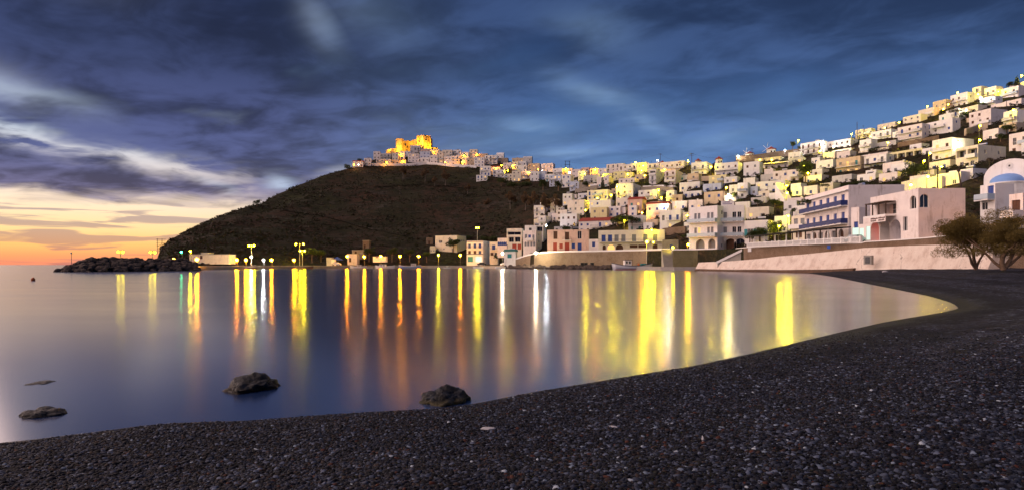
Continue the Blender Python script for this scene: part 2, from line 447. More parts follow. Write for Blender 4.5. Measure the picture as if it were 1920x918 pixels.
# ------------------------------------------------------------------ beach
WL = [(0,829),(60,823),(120,816),(200,806),(270,797),(330,792),(400,789.5),(460,788),(530,783),(600,777.5),(700,771),(800,766),(860,760),(900,754),(950,744),(1000,734),(1100,718),(1200,701),(1300,685),(1400,664),(1500,640),(1580,621),(1650,605),(1700,596),(1750,588),(1785,581),(1797,577),(1790,570),(1775,564),(1740,554),(1700,546),(1650,536),(1600,526),(1560,518)]
wl = [(-160, -60), (-60, -14), (-24, -2.0), (-11, 2.6), (-6.5, 4.4)]
for x, y in WL:
    D = EYE * F / (y - HOR); wl.append(((x - 960) / F * D, D))
wl += [(48.5, 98), (58, 122), (80, 160)]
wl = np.array(wl)
def shore_dist(P):           # signed distance to the waterline, positive on land
    best = np.full(len(P), 1e9); sgn = np.ones(len(P))
    for a, b_ in zip(wl[:-1], wl[1:]):
        ab = b_ - a; t = np.clip(((P - a) @ ab) / (ab @ ab), 0, 1)
        c = a + t[:, None] * ab; d = np.hypot(*(P - c).T)
        cr = ab[0] * (P[:, 1] - a[1]) - ab[1] * (P[:, 0] - a[0])
        up = d < best - 1e-9
        best = np.where(up, d, best); sgn = np.where(up, np.where(cr < 0, 1, -1), sgn)
    return best * sgn
def beach_z(P):
    d = shore_dist(P)
    z = np.where(d > 0, 1.55 * (1 - np.exp(-np.maximum(d, 0) / 11.5)), .13 * d)
    und = np.array([mnoise.noise(Vector((p[0]*.55, p[1]*.55, 0)))*.045 + mnoise.noise(Vector((p[0]*1.9, p[1]*1.9, 4)))*.018
                    + .03*math.sin(dd*2.1 + 1.5*mnoise.noise(Vector((p[0]*.2, p[1]*.2, 9)))) for p, dd in zip(P, d)])
    return z + und * np.clip(d / 1.2, 0, 1), d
rr = [0.25]
while rr[-1] < 165: rr.append(rr[-1] * 1.0185 + .012)
rr = np.array(rr)
th = np.concatenate([np.linspace(-np.pi, -.78, 70, endpoint=False), np.linspace(-.78, .78, 340), np.linspace(.78, np.pi, 70)[1:]])
TT, RR = np.meshgrid(th, rr, indexing='ij')
BP = np.stack([np.sin(TT).ravel() * RR.ravel(), np.cos(TT).ravel() * RR.ravel()], 1)
BZ, BD = beach_z(BP)
nr = len(rr)
bf = []
for i in range(len(th) - 1):
    for j in range(nr - 1):
        a = i * nr + j
        q = (a, a + 1, a + nr + 1, a + nr)
        if max(BD[k_] for k_ in q) > -3.0: bf.append(q)
bme = bpy.data.meshes.new('beach'); bme.from_pydata([(p[0], p[1], z) for p, z in zip(BP, BZ)], [], bf)
bme.polygons.foreach_set('use_smooth', [True]*len(bf)); bme.update()
def beach_material():
    m = bpy.data.materials.new('shingle'); m.use_nodes = True
    t = NT(m.node_tree); b = t.n['Principled BSDF']; b.inputs['Roughness'].default_value = .62; b.inputs['Specular IOR Level'].default_value = .22
    g = t.node('ShaderNodeNewGeometry').outputs['Position']
    vo = t.node('ShaderNodeTexVoronoi'); t.l.new(g, vo.inputs['Vector']); vo.inputs['Scale'].default_value = 42
    v2 = t.node('ShaderNodeTexVoronoi'); t.l.new(g, v2.inputs['Vector']); v2.inputs['Scale'].default_value = 12
    sp = t.node('ShaderNodeSeparateColor'); t.l.new(vo.outputs['Color'], sp.inputs[0])
    s2 = t.node('ShaderNodeSeparateColor'); t.l.new(v2.outputs['Color'], s2.inputs[0])
    pts = [(0, (.003, .003, .007)), (.40, (.008, .009, .016)), (.66, (.016, .019, .030)), (.82, (.032, .022, .021)), (.89, (.036, .044, .066)), (.965, (.10, .12, .17)), (1., (.24, .28, .34))]
    c = t.mix(.35, t.ramp(sp.outputs[0], pts, 'CONSTANT'), t.ramp(s2.outputs[0], pts, 'LINEAR'))
    big = t.noise(g, .35, 4, .6)
    c = t.mix(t.step(big, .38, .70), c, t.mix(1., c, (.60, .58, .58, 1), 'MULTIPLY'))
    sepp = t.node('ShaderNodeSeparateXYZ'); t.l.new(g, sepp.inputs[0])
    band = t.noise(t.comb(t.m('ADD', t.m('MULTIPLY', sepp.outputs[2], 9.0), t.m('MULTIPLY', big, 2.0)), t.m('MULTIPLY', sepp.outputs[0], .03), 2.0), 1.0, 4, .6)
    mid = t.noise(g, 2.4, 5, .7)
    c = t.mix(t.step(band, .42, .60), t.mix(1., c, (.62, .62, .64, 1), 'MULTIPLY'), t.mix(1., c, (1.7, 1.7, 1.75, 1), 'MULTIPLY'))
    c = t.mix(t.step(mid, .36, .66), t.mix(1., c, (.55, .55, .55, 1), 'MULTIPLY'), t.mix(1., c, (1.6, 1.6, 1.6, 1), 'MULTIPLY'))
    wet = t.step(t.m('ADD', sepp.outputs[2], t.m('MULTIPLY', t.m('SUBTRACT', big, .5), .12)), .20, .05)
    c = t.mix(wet, c, t.mix(1., c, (.55, .52, .52, 1), 'MULTIPLY'))
    t.l.new(c, b.inputs['Base Color'])
    t.l.new(t.m('SUBTRACT', .85, t.m('MULTIPLY', wet, .25)), b.inputs['Roughness'])
    bn = t.node('ShaderNodeBump'); bn.inputs['Strength'].default_value = .9; bn.inputs['Distance'].default_value = .02
    t.l.new(t.m('ADD', t.m('MULTIPLY', vo.outputs['Distance'], -1.), t.m('MULTIPLY', v2.outputs['Distance'], -1.6)), bn.inputs['Height'])
    t.l.new(bn.outputs[0], b.inputs['Normal'])
    return m
bme.materials.append(beach_material())
beach = link('beach', bme); tag(beach, kind='structure')

# ------------------------------------------------------------------ town materials
WALLS = {
 'white': mat('whitewash', (.84, .83, .82), .9, .07, .5, stain=0.5), 'cream': mat('cream_wash', (.78, .72, .60), .9, .08, .5, stain=0.6),
 'pink': mat('pink_wash', (.82, .75, .72), .9, .09, .5, stain=0.7), 'grey': mat('grey_render', (.55, .54, .54), .9, .10, .5, stain=0.6),
 'blue': mat('pale_blue_wash', (.55, .62, .76), .9, .07, .5, stain=0.6), 'tan': mat('tan_render', (.62, .50, .36), .9, .10, .5, stain=0.6),
 'salmon': mat('salmon_wash', (.74, .52, .42), .9, .10, .5, stain=0.9), 'yellow': mat('yellow_wash', (.80, .74, .42), .9, .07, .5, stain=0.6),
 'brown': stone_mat('brown_stone', (.20, .13, .085), (.34, .24, .17), (.30, .25, .20), .4),
 'stone': stone_mat('grey_stone', (.26, .23, .19), (.46, .41, .34), (.50, .46, .40), .45),
}
WNAME = {'white': 'white', 'cream': 'cream', 'pink': 'pinkish', 'grey': 'grey', 'blue': 'pale blue', 'tan': 'tan',
         'salmon': 'salmon', 'yellow': 'pale yellow', 'brown': 'brown stone', 'stone': 'rough stone'}
SHUT = {'b': mat('blue_paint', (.035, .075, .30), .5, .1, 3), 'n': mat('brown_wood', (.10, .045, .025), .6, .2, 3),
        'k': mat('dark_pane', (.012, .013, .018), .12, 0, spec=.6), 't': mat('teal_paint', (.04, .26, .30), .5, .1, 3),
        'r': mat('red_paint', (.38, .06, .035), .5, .1, 3), 'g': mat('grey_paint', (.22, .23, .25), .6, .1, 3),
        'l': emis('lit_pane', (1.0, .55, .16), 1.5), 'w': emis('lit_shop_pane', (.80, 1.0, .82), 1.1), 'R': emis('red_lit_pane', (1.0, .07, .03), .8)}
for k_ in 'lwR': SHUT[k_].cycles.emission_sampling = 'NONE'
SNAME = {'b': 'blue', 'n': 'brown', 'k': 'dark', 't': 'teal', 'r': 'red', 'g': 'grey', 'l': 'lit'}
WHITE = mat('white_paint', (.80, .79, .77), .7, .05, 2)
FRAME = mat('frame_paint', (.70, .69, .68), .6, 0)
IRON = mat('dark_iron', (.03, .03, .035), .5, 0, metal=.5)
WOODD = mat('dark_wood', (.055, .032, .022), .7, .2, 3)
BLUEP = mat('blue_rail_paint', (.030, .045, .17), .5, .1, 3)
PALEB = mat('pale_blue_glass', (.42, .52, .60), .25, 0, spec=.6)
TILE = mat('red_tile', (.30, .055, .035), .8, .25, 3)
ROOFG = mat('roof_grey', (.38, .37, .36), .9, .15, .8)
CONC = mat('concrete', (.33, .31, .28), .9, .15, .6, .3, 5)
PANEL = mat('solar_panel', (.01, .012, .02), .15, 0, spec=.6)
STEEL = mat('steel_tank', (.55, .56, .58), .35, 0, metal=.8)

def wall_panel(mb, W, z0, z1, ops, r, T, mi=0):
    """front wall with real openings; T maps (u, depth, z) to local space"""
    xs = sorted({-W/2, W/2} | {min(max(v, -W/2), W/2) for o in ops for v in (o[1]-o[3]/2, o[1]+o[3]/2)})
    zs = sorted({z0, z1} | {min(max(v, z0), z1) for o in ops for v in (o[2], o[2]+o[4])})
    def inside(x, z):
        return any(o[1]-o[3]/2 < x < o[1]+o[3]/2 and o[2] < z < o[2]+o[4] for o in ops)
    for a, b in zip(xs[:-1], xs[1:]):
        run = None
        for c, d in zip(zs[:-1], zs[1:]):
            if b-a < 1e-4 or d-c < 1e-4: continue
            if inside((a+b)/2, (c+d)/2): continue
            mb.add([T(a,0,c), T(b,0,c), T(b,0,d), T(a,0,d)], [(0,1,2,3)], mi)
    for o in ops:
        k, cx_, oz, w, h = o[:5]; a, b, c, d = cx_-w/2, cx_+w/2, oz, oz+h
        rr_ = o[6] if len(o) > 6 else r
        arch = k[0] == 'a'; sp = d - w/2 if arch else d
        mb.add([T(a,0,c), T(a,rr_,c), T(a,rr_,sp), T(a,0,sp)], [(0,1,2,3)], mi)
        mb.add([T(b,0,c), T(b,0,sp), T(b,rr_,sp), T(b,rr_,c)], [(0,1,2,3)], mi)
        mb.add([T(a,0,c), T(b,0,c), T(b,rr_,c), T(a,rr_,c)], [(0,1,2,3)], mi)
        if not arch:
            mb.add([T(a,0,d), T(a,rr_,d), T(b,rr_,d), T(b,0,d)], [(0,1,2,3)], mi)
        else:
            n = 10; arc = [(cx_ - w/2*math.cos(math.pi*i/n), sp + w/2*math.sin(math.pi*i/n)) for i in range(n+1)]
            for i in range(n):
                p, q = arc[i], arc[i+1]
                cor = (a, d) if i < n//2 else (b, d)
                mb.add([T(p[0],0,p[1]), T(q[0],0,q[1]), T(cor[0],0,cor[1])], [(0,1,2)], mi)
                mb.add([T(p[0],0,p[1]), T(q[0],0,q[1]), T(q[0],rr_,q[1]), T(p[0],rr_,p[1])], [(0,1,2,3)], mi)
            mb.add([T(a,0,d), T(b,0,d), T(cx_,0,d)], [(0,1,2)], mi)
WC = {}
def win_mesh(k, w, h, col):
    key = (k, round(w, 2), round(h, 2), col)
    if key in WC: return WC[key]
    mb = MB(); f = .07
    mb.box(-w/2+.003, w/2-.003, .05, .09, .003, h-.003, 0)                       # pane or closed shutter
    if k == 'win' or k == 'awin':
        for x in (-w/2+.003, w/2-f): mb.box(x, x+f-.003, 0, .05, .003, h-.003, 1)
        mb.box(-w/2+f, w/2-f, 0, .05, .003, f, 1); mb.box(-w/2+f, w/2-f, 0, .05, h-f, h-.003, 1)
        mb.box(-.03, .03, .002, .048, f, h-f, 1)
    else:
        mb.box(-.02, .02, .02, .048, .01, h-.01, 1)
        mb.box(-w/2+.1, w/2-.1, .025, .046, h*.42, h*.42+.06, 1)
    me = mb.mesh('door' if 'door' in k else 'window', [SHUT[col], FRAME if col in 'kl' else SHUT[col]])
    WC[key] = me; return me
def place_ops(root, ops, r, side, W):
    for o in ops:
        k, cx_, oz, w, h, col = o[:6]
        if col == '-': continue
        dep = (o[6] if len(o) > 6 else r) - .12
        kk = 'door' if ('door' in k or oz < .15 and h > 1.8) else 'win'
        me = win_mesh(kk, w, h, col)
        if side: link('door' if kk == 'door' else 'window', me, root, (W/2 - dep, cx_, oz), math.pi/2)
        else: link('door' if kk == 'door' else 'window', me, root, (cx_, dep, oz))
def balcony(root, x0, x1, z, dep, style):
    mb = MB(); mb.box(x0, x1, -dep, -.003, z-.16, z)
    b = mb.build('balcony', WHITE, root)
    rb = MB()
    if style == 'rail':
        for zz in (.5, 1.0):
            rb.bar((x0+.03, -dep+.03, z+zz), (x1-.03, -dep+.03, z+zz), .04, .04)
            for x in (x0+.03, x1-.03): rb.bar((x, -dep+.05, z+zz), (x, -.02, z+zz), .04, .04)
        n = max(2, int((x1-x0)/.35))
        for i in range(n+1):
            x = x0+.03+(x1-x0-.06)*i/n; rb.box(x-.015, x+.015, -dep+.015, -dep+.045, z, z+.98)
        rb.build('railing', IRON, b)
    elif style in ('solid', 'glass', 'blue'):
        m = {'solid': WHITE, 'glass': PALEB, 'blue': BLUEP}[style]
        rb.box(x0, x1, -dep, -dep+.06, z+.02 if style == 'solid' else z+.1, z+.95)
        rb.box(x0, x0+.06, -dep+.06, -.01, z+.02, z+.95); rb.box(x1-.06, x1, -dep+.06, -.01, z+.02, z+.95)
        rb.build('railing', m, b)
    return b
def solar(root, x, y, z):
    mb = MB(); mb.add([(x-.9,y-.6,z+.15),(x+.9,y-.6,z+.15),(x+.9,y+.9,z+1.1),(x-.9,y+.9,z+1.1),(x-.9,y-.55,z+.08),(x+.9,y-.55,z+.08),(x+.9,y+.95,z+1.03),(x-.9,y+.95,z+1.03)],
            [(0,1,2,3),(7,6,5,4),(0,4,5,1),(1,5,6,2),(2,6,7,3),(3,7,4,0)])
    for sx in (-.8, .8): mb.tube((x+sx, y+.9, z-.02), (x+sx, y+.9, z+1.1), .04, n=4)
    p = mb.build('solar_heater', PANEL, root)
    t = MB(); t.tube((x-1.0, y+1.0, z+1.3), (x+1.0, y+1.0, z+1.3), .28, n=10); t.build('tank', STEEL, p)
def chimney(root, x, y, z):
    mb = MB(); mb.box(x-.25, x+.25, y-.25, y+.25, z-.05, z+.9); mb.box(x-.32, x+.32, y-.32, y+.32, z+.9, z+1.0)
    mb.build('chimney', WHITE, root)

HOUSES = []
def default_a(x): return 34 if x > 1690 else (30 if x > 1480 else (16 if x > 1000 else 9))
def house(x0, xs, x1, yt, yb, wall='white', sh='b', opt='', D=None, a=None, front=None, sidew=None, seed=None, r=.2, low=4.0, name='house'):
    rs = random.Random(seed if seed is not None else int(x0*31+yt*17))
    if x1 <= xs + .5 and a is None:
        frac = .26 if x1 > 1690 else (.2 if x1 > 1480 else (.14 if x1 > 1000 else .10))
        xs = x1 - (x1 - x0) * frac
    aa = R(default_a(x0) if a is None else a)
    if D is None: D = hitD((x0+xs)/2, yb)
    Rc = at(xs, yb, D)
    phi = math.atan2(Rc.x, Rc.y); th_ = -phi - aa
    ct, st = math.cos(th_), math.sin(th_)
    t0 = (x0-960)/F; t1 = (x1-960)/F
    W = (Rc.x - t0*Rc.y) / (ct - t0*st)
    den = st + t1*ct
    Dp = (Rc.x - t1*Rc.y) / den if abs(den) > 1e-4 else 6
    Dp = min(max(Dp, min(5.0, W)), 26)
    H = (yb - yt) / F * D
    base = Vector((Rc.x - W/2*ct, Rc.y - W/2*st, Rc.z))
    root = thing(name, None, 'house', base, th_)
    n = max(1, round((H-.3) / 3.0)); fh = (H - .35) / n
    par = .35
    bals = []
    if front is None:
        front = []
        nc = max(1, int(W / 2.7)); cw = W / nc
        bal_f = [fl for fl in range(1, n) if rs.random() < .5]
        for fl in range(n):
            zf = fl*fh; hh = min(fh-.35, 2.05)
            for c_ in range(nc):
                q = rs.random(); u = -W/2 + cw*(c_+.5) + rs.uniform(-.2, .2)
                col = sh if rs.random() < .74 else ('k' if rs.random() < .75 else 'n')
                if rs.random() < .10: col = 'l'
                wd = min(1.05, cw-.5)
                if wd < .5 or q < .13: continue
                if 'A' in opt and fl == 0:
                    front.append(('arch', u, .05, min(2.0, cw-.6), min(fh-.3, 2.5), 'k', .6)); continue
                if 'L' in opt and fl == n-1:
                    front.append(('hole', -W/2+cw*(c_+.5), zf+.5, cw-.5, fh-1.0, 'k', 1.4)); continue
                if fl in bal_f and q < .55 or (fl == 0 and q < .30):
                    front.append(('door', u, zf+.04, min(1.0, wd), hh, col))
                else:
                    ph = min(1.15, fh*.42); front.append(('win', u, zf+fh*.32, wd*.92, ph, col))
            if fl in bal_f:
                c0 = rs.randint(0, nc-1); c1 = min(nc, c0+rs.randint(1, 3))
                bals.append((-W/2+cw*c0+.15, -W/2+cw*c1-.15, zf, 1.1, rs.choice(['rail', 'rail', 'solid', 'solid', 'glass'])))
        if 'B' in opt:
            for fl in range(1, n): bals.append((-W/2+.1, W/2-.1, fl*fh, 1.3, 'solid' if 'S' in opt else 'rail'))
    else:
        front, bals = front(W, H, fh, n)
    side = []
    if sidew is not None:
        side = sidew(Dp, H)
    elif 'P' not in opt:
        ns = max(0, int(Dp/4.2))
        for fl in range(n):
            for c_ in range(ns):
                if rs.random() < .5:
                    side.append(('win', Dp*(c_+.5)/ns, fl*fh+fh*.34, .85, min(1.05, fh*.4), sh if rs.random() < .7 else 'k'))
    # walls
    mb = MB()
    wall_panel(mb, W, 0, H, front, r, lambda u_, d_, z_: (u_, d_, z_))
    shifted = [(o[0], o[1]-Dp/2) + tuple(o[2:]) for o in side]
    wall_panel(mb, Dp, 0, H, shifted, r, lambda u_, d_, z_: (W/2-d_, u_+Dp/2, z_))
    hw = W/2
    mb.add([(-hw,0,0),(-hw,Dp,0),(-hw,Dp,H),(-hw,0,H)], [(0,3,2,1)]); mb.add([(-hw,Dp,0),(hw,Dp,0),(hw,Dp,H),(-hw,Dp,H)], [(0,3,2,1)])
    mb.box(-hw, hw, 0, Dp, -low, -.002)
    wl_ = mb.build('wall', WALLS[wall], root)
    # roof slab behind a low parapet
    rb = MB()
    if 'T' in opt:      # pitched tile roof
        e_ = .25; rb.prism([(-e_, H+.004), (Dp/2, H+.3+Dp*.16), (Dp+e_, H+.004)], -hw-e_, hw+e_)
        rb.build('roof', TILE, root)
    elif 'V' in opt:    # barrel vault
        nseg = 10; prof_ = [(Dp/2-Dp/2*math.cos(math.pi*i/nseg), H+.004+min(1.6, W*.3)*math.sin(math.pi*i/nseg)) for i in range(nseg+1)]
        rb.prism(prof_, -hw, hw); rb.build('roof', WALLS[wall], root)
    else:
        rb.box(-hw+.2, hw-.2, .2, Dp-.2, H-.45, H-par)
        rb.build('roof', ROOFG, root)
        pb = MB()
        pb.add([(-hw,0,H),(hw,0,H),(hw-.2,.2,H),(-hw+.2,.2,H),(hw,Dp,H),(hw-.2,Dp-.2,H),(-hw,Dp,H),(-hw+.2,Dp-.2,H)],
               [(0,1,2,3),(1,4,5,2),(4,6,7,5),(6,0,3,7)])
        pb.add([(-hw+.2,.2,H-par),(hw-.2,.2,H-par),(hw-.2,Dp-.2,H-par),(-hw+.2,Dp-.2,H-par),(-hw+.2,.2,H),(hw-.2,.2,H),(hw-.2,Dp-.2,H),(-hw+.2,Dp-.2,H)],
               [(0,4,5,1),(1,5,6,2),(2,6,7,3),(3,7,4,0)])
        pb.build('parapet', WALLS[wall if wall not in ('brown', 'stone') else 'white'], root)
        if rs.random() < .35 and 'Q' not in opt: chimney(root, rs.uniform(-hw*.6, hw*.6), Dp*.6, H-par)
        if rs.random() < .35 and 'Q' not in opt:
            am = MB(); ax, ay = rs.uniform(-hw*.7, hw*.7), Dp*rs.uniform(.3, .7); am.tube((ax, ay, H-par), (ax, ay, H+2.2), .045, n=4)
            for zz in (1.5, 1.8, 2.1): am.bar((ax-.45, ay, H+zz), (ax+.45, ay, H+zz), .04, .04)
            am.build('aerial', IRON, root)
        if (rs.random() < .28 or 'H' in opt) and W > 4: solar(root, rs.uniform(-hw*.4, hw*.4), Dp*.45, H-par)
    place_ops(root, front, r, False, W); place_ops(root, side, r, True, W)
    for b_ in bals: balcony(root, *b_)
    if 'W' in opt:      # awning or flat canopy over a lower terrace
        ab = MB(); ab.box(-hw+.3, hw-.3, -2.2, -.003, fh*.86, fh*.86+.12); ab.build('canopy', WOODD, root)
    cx_, cyy = (x0+x1)/2, (yt+yb)/2
    HOUSES.append(dict(o=root, cx=cx_, cy=cyy, wall=wall, sh=sh, n=n, opt=opt, W=W, D=D, x0=x0, x1=x1, yt=yt, yb=yb, bal=bool(bals), nw=len(front)))
    root['px'] = 0; del root['px']
    return root, W, Dp, H

# ------------------------------------------------------------------ the houses, district by district
# x0, facade end, side end, top row, base row, wall, shutter colour, options
LIST = """
661 683 683 303 313 pink n T|683 697 697 297 311 pink k|700 714 714 284 299 pink n|713 734 734 288 300 grey k|735 748 748 287 301 cream k P
705 722 722 299 310 grey k|721 735 735 299 309 cream k|735 764 764 300 309 tan n P|749 760 760 284 299 white k|758 771 771 284 294 white b
765 787 787 288 305 pink k|769 790 790 275 287 grey k V|787 808 808 284 304 blue b|784 806 806 297 308 white k|806 822 822 291 307 white k
789 808 808 279 288 salmon n|806 827 827 280 293 cream k|822 832 832 284 306 cream n P|829 850 850 281 297 cream k|833 848 848 293 309 white k
846 863 863 292 310 white k|850 866 866 281 294 white k|862 881 881 285 298 white k|880 897 897 280 298 cream k Q|866 877 877 297 311 cream n
875 890 890 297 312 tan k|889 910 910 295 313 white b|909 926 926 291 309 white n|924 933 933 291 308 white b|931 946 946 289 298 white k V
897 916 916 288 298 tan k|900 922 922 311 329 white b|893 915 915 328 340 white b|918 939 939 313 329 white k T|934 954 954 296 306 stone n
943 961 961 305 318 pink k|960 984 984 296 306 tan n Q|981 999 999 296 307 grey k V|960 973 973 303 318 cream n|971 989 989 302 312 white k
967 990 990 309 324 white k|990 1015 1015 306 322 tan k|1014 1041 1041 306 323 pink k|924 948 948 318 333 white k|945 963 963 326 339 cream k
960 979 979 320 340 cream k|978 996 996 320 336 white b|994 1013 1013 321 340 white k|1007 1025 1025 321 338 blue b|1022 1041 1041 326 341 white t B
1037 1057 1057 315 331 white k|1056 1076 1076 315 330 cream n|1030 1055 1055 328 350 blue k|1053 1070 1076 327 352 white b|1072 1091 1091 317 333 pink k
1084 1101 1101 320 338 white g|1090 1107 1107 314 330 salmon n|1106 1124 1124 315 332 salmon n|1094 1117 1117 328 341 grey k|1111 1126 1126 327 342 grey g
1122 1141 1141 315 331 white k|1137 1176 1176 306 320 pink k Q|1119 1142 1150 330 352 pink t|1129 1151 1151 325 336 yellow k|1150 1175 1175 321 338 yellow k
1160 1199 1199 307 325 pink n|1171 1189 1189 323 336 yellow k|1068 1088 1088 340 358 blue k|1086 1101 1101 341 356 stone k|1194 1216 1216 304 327 yellow k
1214 1246 1246 305 322 pink k B|1160 1190 1198 333 352 pink k|1238 1283 1294 301 327 pink n B|1217 1230 1250 317 347 white g L|1246 1267 1281 318 350 pink n P
1296 1325 1336 303 329 white k B|1340 1384 1392 303 330 white b B|1394 1424 1429 302 331 white g|1329 1367 1367 327 347 yellow g|1431 1490 1490 302 317 pink g W
1415 1472 1472 293 305 yellow k P|1274 1312 1320 340 359 white b|1281 1321 1321 357 371 white b|1318 1358 1358 343 360 blue b|1320 1358 1363 358 386 tan b
1367 1385 1385 346 363 white g|1383 1405 1405 342 373 white k B|1407 1423 1423 349 368 blue k|1417 1472 1482 337 361 white b|1422 1446 1446 357 372 cream g B
1442 1476 1476 360 375 white b B|1408 1442 1442 369 385 grey k|1449 1497 1506 317 343 pink b|1507 1549 1549 327 344 pink b|1485 1508 1508 350 369 white b B
1507 1539 1539 347 368 pink b B|1538 1562 1573 342 364 cream g|1487 1526 1526 384 408 white t|1501 1541 1546 263 295 pink n B|1552 1595 1609 259 281 white k A
1545 1609 1609 277 290 cream k|1478 1506 1506 284 302 white k|1480 1512 1512 294 306 grey g|1543 1571 1571 284 300 pink k|1569 1600 1600 282 299 pink k
1530 1562 1567 298 318 white k B|1568 1613 1620 292 325 tan t B|1620 1662 1668 288 316 white b W|1610 1680 1680 275 288 cream k Q|1611 1678 1678 284 298 pink t
1604 1622 1622 242 262 cream k|1621 1637 1637 240 258 cream n|1633 1671 1679 241 265 white k|1645 1687 1687 228 243 cream k|1683 1729 1737 231 268 pink b B
1693 1738 1738 213 233 cream k|1735 1786 1797 221 256 white b|1722 1761 1761 201 222 cream k|1749 1782 1782 186 202 tan k|1782 1814 1824 172 200 white n B
1823 1840 1851 161 182 cream k|1846 1868 1879 161 190 pink k B|1838 1876 1876 180 201 white k B|1877 1921 1921 160 186 pink n|1893 1945 1945 150 170 pink k
1858 1935 1935 184 206 pink k|1803 1834 1851 196 213 cream k A|1817 1858 1889 203 241 pink n P|1668 1729 1737 277 301 yellow k L|1729 1756 1756 276 292 white k
1655 1694 1699 301 326 pink g|1607 1650 1650 324 342 white k|1648 1695 1695 322 344 pink k Q|1748 1785 1826 257 301 white n BP|1792 1834 1886 271 314 cream k L
1843 1882 1882 240 264 pink k|1873 1917 1917 229 251 tan n|1892 1945 1945 245 287 pink k|1755 1818 1818 321 353 pink k B|1001 1013 1013 410 427 cream k
1009 1023 1036 404 426 white k H|1035 1046 1046 400 416 pink k|1043 1066 1066 393 414 pink n|1050 1087 1087 400 427 white n|1064 1095 1106 374 407 pink g H
1101 1140 1149 355 383 cream b A|1105 1152 1152 374 397 white b|1107 1143 1143 388 414 yellow g|1141 1167 1167 386 407 white b|1155 1187 1202 343 375 white n
1155 1181 1181 370 388 pink k|1177 1204 1212 373 404 salmon t T|1179 1194 1199 385 406 white b|1197 1234 1250 355 376 white n|1212 1252 1258 381 413 pink b T
1260 1293 1293 376 396 pink b|1291 1321 1321 374 396 pink b|1237 1276 1284 393 430 white b|1085 1166 1166 413 434 pink b T|1039 1077 1077 424 436 grey k Q
1396 1442 1451 387 412 cream g|1469 1484 1484 395 420 white t|1560 1606 1606 326 345 grey k|1640 1690 1690 262 278 grey k|1926 1990 1990 120 150 white k
1930 1990 1990 200 232 white b|1925 1985 1985 300 345 cream k|1950 2040 2040 170 196 pink k|1915 1970 1970 262 290 white n
"""
for tok in LIST.replace('\n', '|').split('|'):
    p = tok.split()
    if len(p) < 7: continue
    x0, xs_, x1, yt, yb = map(float, p[:5])
    house(x0, xs_, x1, yt, yb, p[5], p[6], p[7] if len(p) > 7 else '')

# ------------------------------------------------------------------ the water front, building by building
SPECIAL = {}
def special(key, label, *a, **k):
    r_ = house(*a, **k); r_[0]['label'] = label; SPECIAL[key] = r_; return r_
def merge_into(main, wing):
    bpy.context.view_layer.update()
    M_ = main.matrix_world.inverted() @ wing.matrix_world
    for ch in list(wing.children):
        ml = ch.matrix_local.copy(); ch.parent = main; ch.matrix_parent_inverse = Matrix(); ch.matrix_local = M_ @ ml
    HOUSES[:] = [h for h in HOUSES if h['o'] is not wing]
    bpy.data.objects.remove(wing)

def f_cube(W, H, fh, n):
    return [('win', -W*.25, H*.58, 2.0, 1.5, 'k'), ('win', -W*.38, H*.2, .7, .7, 'k'), ('win', -W*.1, H*.2, .7, .7, 'k'), ('door', W*.3, .05, 1.1, 2.3, 'g')], []
def s_cube(Dp, H): return [('win', Dp*f, H*.68, 1.0, .8, 'k') for f in (.25, .5, .75)]
special('cube', 'big plain cream cube house above the quay, far left of the waterfront', 816, 857, 874, 441, 474, 'cream', 'k', 'Q', a=28, front=f_cube, sidew=s_cube)
def f_annex(W, H, fh, n): return [('win', u, .9, .6, .6, 'k') for u in (-W*.25, W*.2)], []
special('annex', 'low cream annex at the left foot of the plain cube house', 806, 817, 817, 461, 474, 'cream', 'k', 'QP', front=f_annex)
special('hut', 'small square brown stone hut left of the plain cube house', 799, 813, 813, 445, 458, 'brown', 'n', 'QP')
def f_trim(W, H, fh, n):
    o = []
    for fl in (1, 2):
        for u in (-.33, 0, .3): o.append(('door' if fl == 2 else 'win', W*u, fl*fh+(.05 if fl == 2 else .7), 1.3, 2.1 if fl == 2 else 1.4, 'b' if u > 0 else ('n' if fl == 1 else 'b')))
    o += [('door', -W*.28, .05, 2.6, 2.5, 't'), ('door', W*.22, .05, 3.0, 2.5, 'w')]
    return o, [(-W/2+.1, W/2-.1, 2*fh, 1.2, 'rail')]
rt, W_, Dp_, H_ = special('trim', 'white three-storey house with blue cornices over a lit shop on the quay', 875, 906, 919, 451, 491, 'white', 'b', 'Q', D=284, a=18, front=f_trim)
mb = MB()
for z_ in (H_-.5, H_*.36): mb.box(-W_/2-.1, W_/2+.1, -.12, -.003, z_, z_+.28)
mb.build('cornice', BLUEP, rt)
def f_cream(W, H, fh, n): return [('door', 0, fh+.05, 1.5, 2.2, 'b'), ('win', -W*.2, .8, 1.4, 1.4, 'n'), ('win', W*.25, .8, 1.2, 1.4, 'k')], [(-W*.4, W*.45, fh, 1.1, 'rail')]
special('slim', 'slim cream house with one blue balcony door beside the blue-trimmed house', 918, 935, 935, 453, 482, 'cream', 'b', 'Q', D=282, front=f_cream)
special('steps', 'pinkish house with a row of arched windows right of the slim cream house', 933, 953, 953, 446, 466, 'pink', 'b', 'Q', D=278,
        front=lambda W, H, fh, n: ([('awin', -W/2+W*(i+.5)/5, H*.3, .9, 1.7, 'b') for i in range(5)], []))
special('terrace', 'house with a planted roof terrace and green awning left of the pink corner house', 950, 981, 981, 428, 441, 'cream', 'g', 'Q', D=276,
        front=lambda W, H, fh, n: ([('hole', 0, .2, W*.9, 1.4, 'k', 1.5)], []))
